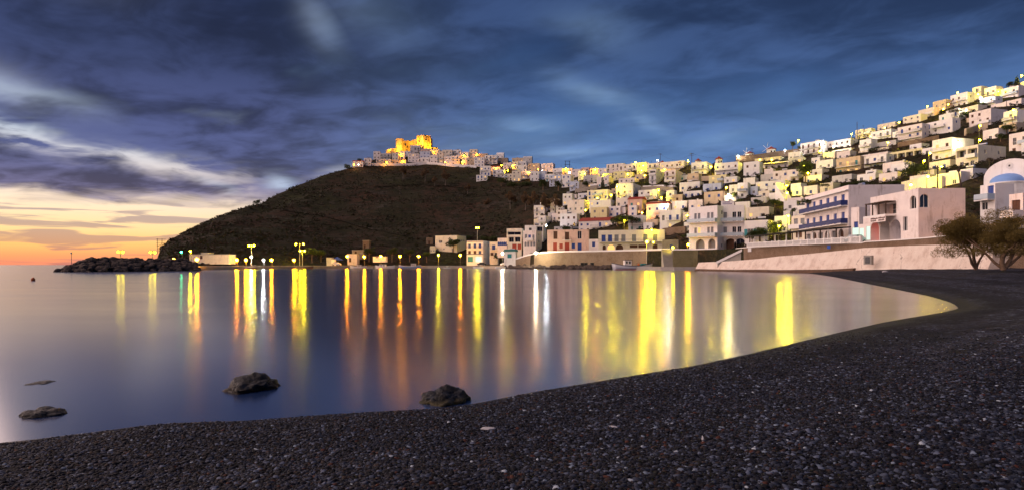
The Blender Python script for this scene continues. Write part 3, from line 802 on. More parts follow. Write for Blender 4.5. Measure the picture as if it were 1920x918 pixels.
special('red_doors', 'cream house with two bright red garage doors above the kiosk', 952, 981, 981, 440, 468, 'cream', 'g', 'Q', D=270,
        front=lambda W, H, fh, n: ([('hole', -W*.25, H*.52, W*.36, H*.33, 'k', 1.5), ('hole', W*.2, H*.52, W*.4, H*.33, 'k', 1.5), ('door', -W*.02, .1, W*.32, H*.38, 'r'), ('door', W*.34, .1, W*.26, H*.38, 'r')], []))
special('corner', 'tall pinkish corner house with pale blue shutters and one small balcony', 981, 1005, 1016, 432, 470, 'pink', 'b', 'Q', D=258, a=25,
        front=lambda W, H, fh, n: ([('win', -W*.28, H*.62, 1.1, 1.7, 'g'), ('door', 0, H*.54, 1.2, 2.2, 'b'), ('win', W*.3, H*.62, 1.0, 1.5, 'g')] + [('awin', W*u, H*.24, 1.0, 1.8, 'g') for u in (-.32, -.1, .14, .36)], [(-W*.22, W*.32, H*.53, 1.0, 'solid')]))
special('upper', 'white house with open veranda behind the pink corner house', 984, 1024, 1024, 422, 436, 'white', 'k', 'Q', D=268,
        front=lambda W, H, fh, n: ([('hole', W*.3, .4, W*.32, H*.7, 'k', 2.0), ('win', -W*.2, H*.3, 1.2, 1.2, 'k')], []))
def kiosk():
    r_, W, Dp, H = special('kiosk', 'small white kiosk with green window shutter and roof at the foot of the ramp', 945, 969, 969, 471, 492, 'white', 't', 'Q', D=243,
        front=lambda W, H, fh, n: ([('win', -W*.02, H*.42, 1.7, 1.6, 't')], []))
    g = mat('green_paint', (.02, .15, .13), .6, .1, 3)
    m_ = MB(); m_.prism([(-.4, H+.004), (Dp*.5, H+.9), (Dp+.3, H+.004)], -W/2-.3, W/2+.3); m_.build('pitched_roof', g, r_)
kiosk()
def f_mansion(W, H, fh, n):
    o = [('win', -W*.30, H*.56, 1.5, 3.0, 'n'), ('door', -W*.02, H*.52, 1.6, 3.0, 'n'), ('win', W*.28, H*.56, 1.5, 3.0, 'k'),
         ('door', -W*.31, .05, 1.5, 3.2, 'r'), ('win', -W*.165, .9, 1.3, 2.0, 'r'), ('door', -W*.02, .05, 1.7, 3.2, 'r'), ('win', W*.13, .9, 1.3, 2.1, 'b'), ('door', W*.28, .05, 1.5, 3.0, 'b')]
    return o, [(-W*.13, W*.09, H*.51, 1.2, 'rail')]
special('mansion', 'large peeling salmon house with dark red doors and one iron balcony above embankment', 1026, 1104, 1104, 430, 470, 'salmon', 'n', 'Q', D=234, a=3, front=f_mansion, r=.3)
special('link', 'low pink wing with one blue window right of the peeling salmon house', 1104, 1122, 1122, 448, 468, 'pink', 'b', 'Q', D=228, a=3,
        front=lambda W, H, fh, n: ([('win', 0, H*.3, 1.1, 1.8, 'b')], []))
def f_yellow(W, H, fh, n):
    o = []; fh = (H-.4)/2
    for i, u in enumerate((-.42, -.32, -.22, -.115, .045, .215, .36)):
        o.append(('door', W*u, fh+.05, 1.5, 2.5, 'b' if i < 2 else 'g'))
    o += [('arch', -W*.41, .1, 1.2, 2.5, 'n', .35), ('arch', -W*.305, .5, 2.7, 2.3, 'l', .5), ('arch', -W*.175, .5, 2.7, 2.3, 'n', .4),
          ('win', W*.04, 1.5, 2.8, 1.1, 'n'), ('win', W*.17, 1.5, 2.8, 1.1, 'n'), ('door', W*.36, .1, 1.7, 2.6, 'n')]
    return o, [(-W/2+.05, W/2-.05, fh, 1.5, 'rail')]
special('yellow', 'long pale yellow hotel with full-width balcony and arched doors behind the fishing boat', 1122, 1246, 1246, 430, 472, 'cream', 'g', 'Q', D=219, a=2, front=f_yellow, r=.25)
special('stonehut', 'small speckled stone house with one blue window right of the long yellow hotel', 1242, 1272, 1272, 449, 474, 'stone', 'b', 'Q', D=197, a=4,
        front=lambda W, H, fh, n: ([('win', W*.05, 1.7, .9, 1.0, 'b')], []))
def f_hotel(W, H, fh, n):
    o = []; fh = (H-.4)/3
    for fl in (1, 2):
        for u in (-.30, .22):
            for s_ in (-.5, .5): o.append(('door', W*u+s_*1.35, fl*fh+.05, .95, 2.6, 'k' if u > 0 else 'g'))
    o += [('arch', -W*.36, .1, 1.9, 3.3, 'k', .9), ('arch', -W*.02, .1, 3.2, 3.4, 'n', 1.6), ('arch', W*.33, .1, 3.0, 3.4, 'k', 1.6)]
    return o, [(-W/2+.05, W/2-.3, 1*fh, 1.3, 'glass'), (-W/2+.05, W/2-.3, 2*fh, 1.3, 'glass')]
rt, W_, Dp_, H_ = special('hotel', 'white three-storey hotel with pale blue balconies and ground-floor arches', 1345, 1396, 1396, 384, 470, 'white', 'k', 'Q', D=171, a=3, front=f_hotel, r=.25)
def f_hwing(W, H, fh, n):
    o = []; fh = (H-.4)/3
    for fl in (1, 2):
        for u in (-.2, .26):
            for s_ in (-.5, .5): o.append(('door', W*u+s_*1.15, fl*fh+.05, .8, 2.6, 'l' if (fl == 1 and u < 0 and s_ > 0) else 'g'))
    o += [('arch', -W*.1, .1, 2.8, 3.3, 'g', 1.0), ('arch', W*.31, .1, 2.2, 3.3, 'g', 1.0)]
    return o, [(-W/2+.05, W/2-.02, 1*fh, 1.3, 'glass'), (-W/2+.05, W/2-.02, 2*fh, 1.3, 'glass')]
wg, _, _, _ = house(1292, 1345, 1345, 385, 470, 'white', 'g', 'Q', D=171.2, a=30, front=f_hwing, r=.25)
merge_into(rt, wg)
sg = MB(); rs = random.Random(3)
for ln, (zz, n_) in enumerate(((H_+.75, 7), (H_+.28, 9))):
    for i in range(n_): sg.box(-W_*.30+i*.28, -W_*.30+i*.28+.17, -.03, -.004, zz+rs.uniform(0, .06), zz+.3)
sb = MB(); sb.box(-W_*.36, W_*.12, 0, .25, H_+.004, H_+1.3); sb.build('sign_board', WHITE, rt)
tag(sg.build('sign_lettering', mat('violet_paint', (.10, .07, .28), .6, 0), rt), kind='stuff')
def f_pale(W, H, fh, n):
    o = [('win', -W*.25, 1.6, 1.5, 1.9, 'k'), ('win', W*.2, 1.6, 1.2, 1.4, 'k')]
    return o, []
rt, W_, Dp_, H_ = special('pale', 'white house with teal shutters and solar water heaters right of the arched hotel', 1396, 1440, 1452, 412, 452, 'white', 't', 'QH', D=164, a=14, front=f_pale, sidew=lambda Dp, H: [])
mb = MB()
for u, w in ((-.25, 1.5), (.2, 1.2)):
    for s_ in (-1, 1): mb.box(W_*u+s_*(w/2+.42)-.4, W_*u+s_*(w/2+.42)+.4, -.07, -.003, 1.6, 3.4 if w > 1.4 else 3.0)
mb.build('shutter', SHUT['t'], rt)
special('pale2', 'plain white house behind the street lamp and the big green trees', 1452, 1488, 1488, 404, 440, 'white', 'k', 'Q', D=166,
        front=lambda W, H, fh, n: ([('win', -W*.1, H*.55, .6, 1.3, 'k')], []))
special('balus', 'cream house with a white balcony left of the blue-balconied hotel', 1484, 1512, 1512, 403, 452, 'cream', 'k', 'Q', D=150, a=45,
        front=lambda W, H, fh, n: ([('door', -W*.2, H*.55, 1.3, 2.2, 'g'), ('door', W*.25, H*.55, 1.3, 2.2, 'g'), ('win', 0, H*.15, 2.0, 1.4, 'n')], [(-W*.48, W*.48, H*.52, 1.2, 'solid')]))
def f_blue(W, H, fh, n):
    o = []
    for fl in (1, 2):
        for i in range(6): o.append(('door', -W*.42+i*W*.162, fl*fh+.05, 1.45, 2.2, 'b'))
    for i in range(6): o.append(('arch' if i % 2 else 'win', -W*.40+i*W*.15, .1 if i % 2 else .8, 2.2, 2.4 if i % 2 else 1.5, 'n' if i % 2 else 'g', .5))
    return o, [(-W*.5, W*.485, fh, 1.3, 'blue'), (-W*.5, W*.485, 2*fh, 1.3, 'blue')]
rt, W_, Dp_, H_ = special('bluehotel', 'pink three-storey hotel with two rows of dark blue balconies and blue doors', 1509, 1591, 1696, 347, 452, 'pink', 'b', 'Q', D=116, a=66, front=f_blue, sidew=lambda Dp, H: [], r=.25)
mb = MB(); mb.box(-W_/2-.1, W_/2+.05, -.5, -.003, H_-1.0, H_-.82); mb.build('cornice', WHITE, rt)
special('bluehotel_annex', 'narrow pink annex with one blue window between the two pink buildings', 1596, 1611, 1626, 388, 450, 'pink', 'b', 'Q', D=111, a=45,
        front=lambda W, H, fh, n: ([('win', W*.1, H*.38, .9, 1.1, 'b'), ('door', W*.05, .1, 1.6, 2.2, 'w')], []), sidew=lambda Dp, H: [])
special('shop', 'low pink shop with a glowing white doorway left of the arched building', 1610, 1636, 1636, 418, 450, 'pink', 'k', 'QP', D=104, a=55,
        front=lambda W, H, fh, n: ([('door', -W*.3, .1, 1.3, 2.1, 'w'), ('door', W*.28, .1, 1.8, 2.3, 'w')], []))
def f_arch(W, H, fh, n):
    o = [('arch', -W*.40, .05, 2.6, 3.5, 'R', 2.0), ('arch', -W*.17, .05, 2.9, 3.5, 'k', 2.0), ('arch', W*.05, .05, 2.9, 3.5, 'b', 2.0), ('win', W*.25, 1.6, 1.1, 2.2, 'k'),
         ('hole', -W*.14, H*.58, W*.42, H*.24, '-', 2.2), ('awin', W*.40, H*.62, 1.5, 2.0, 'k')]
    return o, []
def s_arch(Dp, H): return [('awin', Dp*.13, H*.63, 1.35, 2.0, 'k')]
rt, W_, Dp_, H_ = special('archhouse', 'peeling pink two-storey building with three arches and a timber roof veranda', 1632, 1722, 1810, 353, 451, 'pink', 'k', 'Q', D=91, a=58, front=f_arch, sidew=s_arch, r=.3)
mb = MB(); z_ = H_*.82
mb.box(-W_*.40, W_*.06, -1.6, -.003, z_, z_+.15)
for u in (-.39, -.24, -.10, .05): mb.box(W_*u-.08, W_*u+.08, -1.55, -1.40, H_*.56, z_)
mb.build('veranda', WOODD, rt)
mb = MB(); mb.box(-W_*.355, W_*.075, 2.1, 2.16, H_*.5, H_*.82); bk = mb.build('veranda_wall', WALLS['salmon'], rt)
for u in (-.22, -.02): link('door', win_mesh('door', 1.1, 2.1, 'k'), rt, (W_*u, 1.98, H_*.585))
mb = MB(); mb.box(-W_*.42, W_*.075, -1.75, -.003, H_*.53, H_*.57); b_ = mb.build('balcony', WHITE, rt)
mb = MB(); mb.box(-W_*.42, W_*.075, -1.75, -1.62, H_*.42, H_*.53); mb.build('front_panel', WALLS['pink'], b_)
rs = random.Random(5)
for s0 in (-.24, -.07):      # two painted name boards, too small to read
    mb = MB()
    for row_ in range(2):
        x = W_*s0
        for i in range(9-2*row_):
            w = rs.uniform(.10, .22); mb.box(x, x+w, -1.775, -1.755, H_*.485-row_*.33+.0, H_*.485-row_*.33+rs.uniform(.16, .26)); x += w+.06
    mb.box(W_*s0, W_*s0+1.9, -1.757, -1.7555, H_*.485-.34, H_*.485-.325)
    tag(mb.build('painted_lettering', mat('faded_dark_paint', (.11, .07, .06), .9, 0), rt), kind='stuff')

# ------------------------------------------------------------------ embankments, seawall, quay
STONEB = WALLS['brown']; STONEG = WALLS['stone']
WARMST = stone_mat('warm_stone', (.24, .17, .11), (.42, .33, .23), (.40, .33, .25), .5)
def strip(name, label, cat, pts, m, thick=.6, batter=0., sub=4, kind=None, cap=None):
    """wall along pts (photo column, D, z bottom, z top)"""
    P_ = []
    for (a, b_) in zip(pts[:-1], pts[1:]):
        for i in range(sub):
            t = i/sub; P_.append([a[q]+(b_[q]-a[q])*t for q in range(4)])
    P_.append(list(pts[-1]))
    W3 = [(Vector(((x-960)/F*D, D, 0)), z0, z1) for x, D, z0, z1 in P_]
    mb = MB(); c = W3[len(W3)//2][0]
    n = len(W3)
    vs = []
    for i, (p, z0, z1) in enumerate(W3):
        d = (W3[min(i+1, n-1)][0] - W3[max(i-1, 0)][0]).normalized(); nrm = Vector((d.y, -d.x, 0))
        q = p - c
        vs += [q + nrm*batter + Vector((0,0,z0)), q + Vector((0,0,z1)), q - nrm*thick + Vector((0,0,z1)), q - nrm*thick + Vector((0,0,z0))]
    fs = []
    for i in range(n-1):
        a = 4*i; b_ = a+4
        fs += [(a, b_, b_+1, a+1), (a+1, b_+1, b_+2, a+2), (a+2, b_+2, b_+3, a+3)]
    fs += [(0, 1, 2, 3), (4*n-1, 4*n-2, 4*n-3, 4*n-4)]
    mb.add(vs, fs)
    if cap is None:
        o = mb.build(name, m, loc=c)
        tag(o, label, cat if kind is None else None, kind=kind)
        return o
    r_ = thing(name, label, cat, c); mb.build('masonry', m, r_)
    cb = MB(); vs = []; fs = []
    for i, (p, z0, z1) in enumerate(W3):
        d = (W3[min(i+1, n-1)][0] - W3[max(i-1, 0)][0]).normalized(); nrm = Vector((d.y, -d.x, 0))
        q = p - c
        vs += [q+nrm*.06+Vector((0,0,z1+.004)), q+nrm*.06+Vector((0,0,z1+cap)), q-nrm*.35+Vector((0,0,z1+cap)), q-nrm*.35+Vector((0,0,z1+.004))]
    for i in range(n-1):
        a = 4*i; b_ = a+4; fs += [(a, b_, b_+1, a+1), (a+1, b_+1, b_+2, a+2), (a+2, b_+2, b_+3, a+3)]
    cb.add(vs, fs); cb.build('coping', WHITE, r_)
    return r_
strip('stone_embankment', 'tall curved stone embankment with white coping below the salmon house and yellow hotel', 'wall',
      [(938,255,-.5,1.3),(952,249,-.5,2.3),(968,243,-.5,3.6),(985,237.5,-.5,4.7),(1003,232,-.5,5.55),(1030,229.5,-.5,6.0),(1060,226,-.5,6.1),(1130,216,-.5,6.1),(1200,205,-.5,6.1),(1240,196,-.5,6.1),(1256,190,-.5,6.0)], WARMST, cap=.55)
strip('court_wall', 'dark green-brown stone wall under the arched hotel terrace', 'wall',
      [(1256,189,-.5,5.6),(1263,168,-.5,5.5),(1300,164,-.5,5.45),(1345,156.6,-.5,5.45)], stone_mat('mossy_stone', (.10, .10, .045), (.22, .19, .10), (.20, .18, .11), .45), cap=.3)
strip('terrace_wall', 'long brown stone terrace wall under the white balustrade and pink buildings', 'wall',
      [(1345,156.5,-.5,4.0),(1374,149.5,-.5,4.4),(1380,147,-.5,5.3),(1400,140,-.5,5.35),(1500,119.5,-.5,5.3),(1615,101,-.5,5.0),(1622,99.8,-.5,5.15),(1700,90,-.5,5.15),(1830,70.5,-.5,5.1),(1900,62.5,-.5,5.1),(2050,55.5,-.5,5.1),(2400,43.5,-.5,5.1)], STONEB, cap=.16)
def seawall_material():
    m = bpy.data.materials.new('seawall_plaster'); m.use_nodes = True
    t = NT(m.node_tree); b = t.n['Principled BSDF']; b.inputs['Roughness'].default_value = .9
    g = t.node('ShaderNodeNewGeometry').outputs['Position']
    sp = t.node('ShaderNodeSeparateXYZ'); t.l.new(g, sp.inputs[0])
    n = t.noise(g, .55, 6, .65); n2 = t.noise(g, 3.5, 5, .7)
    c = t.ramp(n, [(.3, (.50, .40, .34)), (.48, (.66, .57, .50)), (.7, (.72, .65, .58))])
    c = t.mix(t.step(n2, .60, .70), c, (.30, .22, .18, 1))
    nw = t.node('ShaderNodeTexNoise'); t.l.new(g, nw.inputs['Vector']); nw.inputs['Scale'].default_value = .5; nw.inputs['Detail'].default_value = 5
    wp = t.node('ShaderNodeVectorMath', operation='MULTIPLY_ADD'); t.l.new(nw.outputs['Color'], wp.inputs[0]); wp.inputs[1].default_value = (3, 3, 3); t.l.new(g, wp.inputs[2])
    ve = t.node('ShaderNodeTexVoronoi', feature='DISTANCE_TO_EDGE'); t.l.new(wp.outputs[0], ve.inputs['Vector']); ve.inputs['Scale'].default_value = .11
    c = t.mix(t.m('MULTIPLY', t.m('MULTIPLY', t.step(ve.outputs['Distance'], .007, .002), t.step(n, .46, .54)), .7), c, (.20, .15, .13, 1))
    low = t.step(t.m('ADD', sp.outputs[2], t.m('MULTIPLY', n2, 1.2)), 1.25, .55)
    c = t.mix(low, c, (.13, .085, .055, 1))
    t.l.new(c, b.inputs['Base Color'])
    bn = t.node('ShaderNodeBump'); bn.inputs['Strength'].default_value = .5; bn.inputs['Distance'].default_value = .08
    t.l.new(t.m('ADD', n2, t.m('MULTIPLY', n, 1.5)), bn.inputs['Height']); t.l.new(bn.outputs[0], b.inputs['Normal'])
    return m
SWM = seawall_material()
swp = [(1310,491.6,157),(1370,489,141),(1420,485,131),(1460,480,124),(1500,477,117.5),(1560,471,108),(1620,464.5,98),(1700,460.5,87),(1760,458.5,78),(1830,457.5,67),(1870,459,63.5)]
strip('sea_wall', 'long sloping cracked pinkish sea wall running into the black beach', 'wall', [(x, D, -.6, yz(D, y)) for x, y, D in swp], SWM, thick=3.2, batter=1.5, sub=6)
strip('stone_ledge', 'low broken stone ledge along the waterline at the foot of the sea wall', 'ledge',
      [(1303,154,-.5,.5),(1370,137.6,-.5,.42),(1420,128,-.5,.55),(1460,121,-.5,.5),(1500,114.3,-.5,.62),(1560,104.5,-.5,.75),(1600,98.5,-.5,1.0)], mat('dark_ledge', (.10, .06, .04), .9, .4, 1.5, .8, 4), thick=1.2, batter=.3)
mb = MB(); c = at(1637, 487, 94); mb.box(-.55, .55, -.3, .5, -.7, .7); mb.box(-.32, .32, -.34, -.302, -.5, .45, 1)
tag(mb.build('drain_outlet', [CONC, SHUT['k']], loc=(c.x-1.25, c.y-.9, c.z), rz=-.9), 'square dark drain outlet set in the pink sea wall', 'drain')
def slab(name, label, pts, m, zt, kind='structure'):
    mb = MB(); vs = []; n = len(pts)
    for x, Da, Db in pts:
        for D, z in ((Da, -2), (Da, zt), (Db, zt)): vs.append(((x-960)/F*D, D, z))
    fs = []
    for i in range(n-1):
        a = 3*i; b_ = a+3; fs += [(a, b_, b_+1, a+1), (a+1, b_+1, b_+2, a+2)]
    fs += [(0, 1, 2), (3*n-1, 3*n-2, 3*n-3)]
    mb.add(vs, fs); o = mb.build(name, m); tag(o, kind=kind); return o
slab('quay', '', [(322,176,214),(345,181,222),(400,193,232),(500,223,255),(600,249,281),(700,265,293),(800,270,298),(900,267,292),(935,252,275),(955,246,252)], CONC, 1.12)
slab('quay', '', [(940,247,252),(985,229,237),(1030,219,229),(1100,211,221),(1160,200,212),(1180,186,209),(1240,163,196),(1262,160,189),(1264,159.5,168),(1310,157.5,163.5)], CONC, .95)

# boulders: one mould per shape, each boulder a part
ROCK = mat('breakwater_rock', (.075, .056, .048), .9, .35, .9, .7, 3)
def boulder_mesh(seed, sub=2):
    rs = random.Random(seed); import bmesh
    bm = bmesh.new(); bmesh.ops.create_icosphere(bm, subdivisions=sub, radius=1)
    o = Vector((rs.uniform(0, 50),)*3)
    sx, sy, sz = rs.uniform(.85, 1.25), rs.uniform(.8, 1.1), rs.uniform(.6, .85)
    for v in bm.verts:
        p = v.co.copy(); k_ = 1 + .38*mnoise.noise(p*1.3+o) + .12*mnoise.noise(p*3.1+o)
        q = Vector((p.x*sx, p.y*sy, p.z*sz))*k_
        v.co = q
    me = bpy.data.meshes.new('boulder'); bm.to_mesh(me); bm.free(); me.materials.append(ROCK); return me
BM_ = [boulder_mesh(i, 2) for i in range(7)]
def scatter_boulders(root, n, fpos, smin, smax, seed):
    rs = random.Random(seed); base = root.location
    for i in range(n):
        p = fpos(rs); s_ = rs.uniform(smin, smax)
        o = bpy.data.objects.new('boulder', rs.choice(BM_)); C.objects.link(o); o.parent = root
        o.location = p - base; o.rotation_euler = (rs.uniform(-.5, .5), rs.uniform(-.5, .5), rs.uniform(0, 6.3)); o.scale = (s_, s_*rs.uniform(.8, 1.1), s_*rs.uniform(.8, 1.05))
bw0 = at(112, 500, 128); bw1 = at(352, 500, 158); bw0.z = bw1.z = 0
bw = thing('breakwater', 'dark boulder breakwater jutting left from the headland into the sea', 'breakwater', (bw0+bw1)/2)
dirb = (bw1-bw0).normalized(); nrb = Vector((dirb.y, -dirb.x, 0))
def bwpos(rs):
    t = rs.random()**.95; top = 3.0*min(1, .12+t*4.2)*(1-.10*t); s_ = rs.uniform(-1, .45)
    half = 5.2*min(1, .3+t*4)
    z = top*(1-abs(s_)**1.15) - .15
    return bw0 + (bw1-bw0)*t + nrb*(-s_*half) + Vector((0, 0, z))
cm = MB(); nb = 14
for i in range(nb):
    t0_, t1_ = i/nb, (i+1)/nb
    def sec(t):
        top = 3.0*min(1, .12+t*4.2)*(1-.10*t)*.86; half = 4.9*min(1, .3+t*4); p = bw0+(bw1-bw0)*t-(bw0+bw1)/2
        return [p+nrb*half+Vector((0,0,-1)), p+nrb*.8+Vector((0,0,top)), p-nrb*1.6+Vector((0,0,top)), p-nrb*half+Vector((0,0,-1))]
    a, b_ = sec(t0_), sec(t1_); cm.add(a+b_, [(0,4,5,1),(1,5,6,2),(2,6,7,3)])
cm.build('rubble_core', ROCK, bw)
nrb = -nrb if nrb.y > 0 else nrb
scatter_boulders(bw, 298, bwpos, .5, 1.0, 11)
rp = thing('riprap', 'band of dark boulders along the water below the stone embankment', 'riprap', at(1050, 503, 212))
RPX = [(940,243),(985,226),(1030,216.5),(1100,208.5),(1158,198)]
def rppos(rs):
    x = rs.uniform(942, 1158); D = np.interp(x, [q[0] for q in RPX], [q[1] for q in RPX]); f = rs.random()
    return Vector(((x-960)/F*D, D + f*4.0, .1+f*.95))
scatter_boulders(rp, 190, rppos, .55, 1.05, 12)

# rocks standing in the shallows
def shore_rock(x, y, w, h, seed, label, moss):
    import bmesh
    D = EYE*F/(y-HOR); wpx = w/F*D; hh = h/F*D
    bm = bmesh.new(); bmesh.ops.create_icosphere(bm, subdivisions=5, radius=1); o = Vector((seed*7.3, seed*3.1, seed))
    for v in bm.verts:
        p = v.co.copy()
        k_ = 1 + .34*mnoise.noise(p*1.15+o) + .20*mnoise.noise(p*2.4+o) + .10*(1-abs(mnoise.noise(p*5+o))*2) + .05*mnoise.noise(p*11+o)
        q = Vector((p.x*wpx*.50*k_, p.y*wpx*.42*k_, p.z*hh*.64*k_))
        q.z += .10*hh*mnoise.noise(Vector((q.x*9, q.y*9, q.z*40))+o) + .14*hh*(abs(mnoise.noise(Vector((p.x*2.2+p.z*2, p.y*2, 0))+o))-.25); v.co = q
    me = bpy.data.meshes.new('sea_rock'); bm.to_mesh(me); bm.free()
    me.polygons.foreach_set('use_smooth', [True]*len(me.polygons))
    m = bpy.data.materials.new('wet_rock'); m.use_nodes = True; t = NT(m.node_tree); b = t.n['Principled BSDF']
    tcn = t.node('ShaderNodeTexCoord').outputs['Object']; n = t.noise(tcn, 9, 6, .7); n2 = t.noise(tcn, 38, 4, .7)
    cc = t.ramp(n, [(.34, (.002, .002, .003)), (.5, (.005, .006, .009)), (.72, (.020, .025, .036))])
    sp = t.node('ShaderNodeSeparateXYZ'); t.l.new(tcn, sp.inputs[0])
    lowm = t.step(t.m('ADD', sp.outputs[2], t.m('MULTIPLY', t.m('SUBTRACT', n, .5), hh*.9)), hh*.42, hh*.10)
    cc = t.mix(lowm, cc, (*moss, 1)); cc = t.mix(t.step(n2, .68, .74), cc, (.16, .18, .22, 1))
    t.l.new(cc, b.inputs['Base Color']); b.inputs['Roughness'].default_value = .55; b.inputs['Specular IOR Level'].default_value = .25
    bn = t.node('ShaderNodeBump'); bn.inputs['Strength'].default_value = .9; bn.inputs['Distance'].default_value = .03
    t.l.new(t.m('ADD', n, t.m('MULTIPLY', n2, .4)), bn.inputs['Height']); t.l.new(bn.outputs[0], b.inputs['Normal'])
    me.materials.append(m)
    o_ = link('sea_rock', me, None, ((x-960)/F*D, D+wpx*.2, -.02), seed*1.7); tag(o_, label, 'rock', 'rocks standing in the shallow water'); return o_
shore_rock(466, 730, 108, 36, 1, 'dark pointed rock standing alone in the shallows, left of centre', (.014, .008, .003))
shore_rock(833, 752, 96, 36, 2.3, 'knobbly rock with yellow-brown weed close to the black shore', (.030, .024, .004))
shore_rock(70, 779, 76, 22, 3.6, 'low black rock nearest the left end of the shore', (.008, .007, .006))
shore_rock(68, 719, 58, 7, 4.2, 'flat sliver of rock barely above the water at far left', (.012, .009, .008))

# ------------------------------------------------------------------ castle
CST = stone_mat('castle_stone', (.30, .22, .12), (.52, .42, .27), (.42, .34, .22), 1.1, 1.0)
cb0 = at(776, 283, 592)
castle = thing('castle', 'floodlit ruined castle glowing yellow on the hilltop', 'castle', cb0)
def ruin(name, pts, thick, rag, seed):
    rs = random.Random(seed); vs = []; fs = []; P_ = []
    for (a, b_) in zip(pts[:-1], pts[1:]):
        pa = at(a[0], a[2], a[1]); pb = at(b_[0], b_[2], b_[1]); n = max(2, int((pb-pa).length/1.3))
        for i in range(n):
            t = i/n; P_.append((pa+(pb-pa)*t, (a[3]+(b_[3]-a[3])*t)/F*(a[1]+(b_[1]-a[1])*t)))
    P_.append((at(pts[-1][0], pts[-1][2], pts[-1][1]), pts[-1][3]/F*pts[-1][1]))
    mb = MB(); n = len(P_)
    for i, (p, h) in enumerate(P_):
        d = (P_[min(i+1, n-1)][0]-P_[max(i-1, 0)][0]); d.z = 0; d.normalize(); nm = Vector((-d.y, d.x, 0))
        if nm.y < 0: nm = -nm
        q = p - cb0; h2 = h + rs.uniform(-rag, rag)
        vs += [q+Vector((0,0,-6)), q+Vector((0,0,h2)), q+nm*thick+Vector((0,0,h2)), q+nm*thick+Vector((0,0,-6))]
    for i in range(n-1):
        a = 4*i; b_ = a+4; fs += [(a,b_,b_+1,a+1),(a+1,b_+1,b_+2,a+2),(a+2,b_+2,b_+3,a+3)]
    fs += [(0,1,2,3),(4*n-1,4*n-2,4*n-3,4*n-4)]
    mb.add(vs, fs); return mb.build(name, CST, castle)
# (column, D, base row, height in px)
ruin('curtain_wall', [(724,590,284,1.5),(733,589,283,4),(742,588,283,5)], 1.5, .5, 1)
ruin('tower', [(742,592,283,21),(744,585,283,23),(753,583,283,23),(757,588,282,21)], 6, .5, 2)
ruin('curtain_wall', [(757,588,282,18),(766,592,281,17),(775,594,280,17.5)], 2, .7, 3)
ruin('curtain_wall', [(774,594,280,18.5),(783,591,280,19)], 3, .5, 4)
ruin('keep', [(781,594,280,25.5),(788,587,280,26),(794,582,280,26.5),(802,588,280,23),(809,596,279,19)], 9, .35, 5)
ruin('curtain_wall', [(809,597,279,18),(811,604,278,17)], 3, .4, 6)
ruin('curtain_wall', [(812,596,279,3),(821,598,279,2.5)], 2, .3, 7)
for x, y, D in ((760,272,587.4),(764,276,590.2),(770,274,592.6),(786,266,588.4),(799,262,585),(790,272,584.6)):
    p = at(x, y, D)-cb0; mb = MB(); mb.box(p.x-.5, p.x+.5, p.y-.4, p.y+.6, p.z-.7, p.z+.8); mb.build('opening', SHUT['k'], castle)

# ------------------------------------------------------------------ windmills on the ridge
MILL = mat('mill_plaster', (.80, .76, .68), .9, .06, .6)
for i, (x, yr, yb, wpx, sails, lab) in enumerate([
        (1242, 301, 316, 9, 0, 'windmill peeping over the long pink building with only its red cap showing'),
        (1275, 301, 314, 7, 0, 'windmill with a small dark red cap behind the bright corner building'),
        (1309, 297, 312, 10, 0, 'windmill with red cap behind the white twin-gabled house'),
        (1348, 293, 310, 12, 0, 'squat lit windmill with red cap left of the white balconied house'),
        (1406, 284, 297, 13, 1, 'floodlit windmill with red cap at the left of the ridge wall'),
        (1446, 275, 291, 15, 2, 'largest floodlit windmill with red cap and bare sail arms on the ridge')]):
    D = min(hitD(x, yb+3, 345), 372); b0 = at(x, yb, D); s_ = D/F
    rad = wpx*s_*.5*1.05; h = (yb-yr)*s_; hc = h*.36
    r_ = thing('windmill', lab, 'windmill', (b0.x, b0.y, b0.z), 0, 'windmills along the ridge')
    mb = MB(); mb.lathe([(rad*1.06, -4), (rad*1.03, 0), (rad*.93, h-hc), (0, h-hc)], 18); mb.build('tower', MILL, r_, smooth=False)
    mb = MB(); mb.lathe([(0, h-hc+.004), (rad*1.22, h-hc+.005), (rad*1.15, h-hc+.2), (rad*.5, h-hc*.45), (0, h)], 18); mb.build('cap', TILE, r_)
    mb = MB()
    for u_ in (-.35, .35): mb.box(rad*u_-.3, rad*u_+.3, -rad*1.02, -rad*.85, (h-hc)*.35, (h-hc)*.35+.9)
    mb.build('window', SHUT['k'], r_)
    if sails:
        ax = Vector((-rad*1.25, -rad*.5, h-hc*.9)); mb = MB(); mb.tube((0, 0, ax.z), ax, .15, n=5)
        for q in range(6):
            t = q*math.pi/3+.3; mb.tube(ax, ax+Vector((.35*math.cos(t), -math.cos(t), math.sin(t)))*(2.3+.5*sails), .07, n=4)
        mb.build('sail_arms', WHITE, r_)

# ------------------------------------------------------------------ church with blue vaults
DOMEB = mat('dome_blue', (.20, .36, .72), .7, .06, 1)
D = 117.; b0 = at(1893, 362, D); phi = math.atan2(b0.x, b0.y)
ch = thing('church', 'white church with blue barrel vault and blue half dome above the front houses', 'church', b0, -phi-R(30))
hw, hs, rise, dep = 4.6, 3.2, 3.3, 13
n = 16; arc = [(-hw*math.cos(math.pi*i/n), hs+rise*math.sin(math.pi*i/n)) for i in range(n+1)]
mb = MB(); poly = [(-hw, 0, -6), (hw, 0, -6)] + [(x, 0, z) for x, z in reversed(arc)]
mb.add(poly, [tuple(range(len(poly)))]); mb.add([(x, .45, z) for x, y, z in poly], [tuple(range(len(poly)-1, -1, -1))])
m_ = len(poly); mb.add([(x, y, z) for x, y, z in poly]+[(x, .45, z) for x, y, z in poly], [(i, (i+1) % m_, m_+(i+1) % m_, m_+i) for i in range(m_)])
mb.build('gable', WALLS['white'], ch)
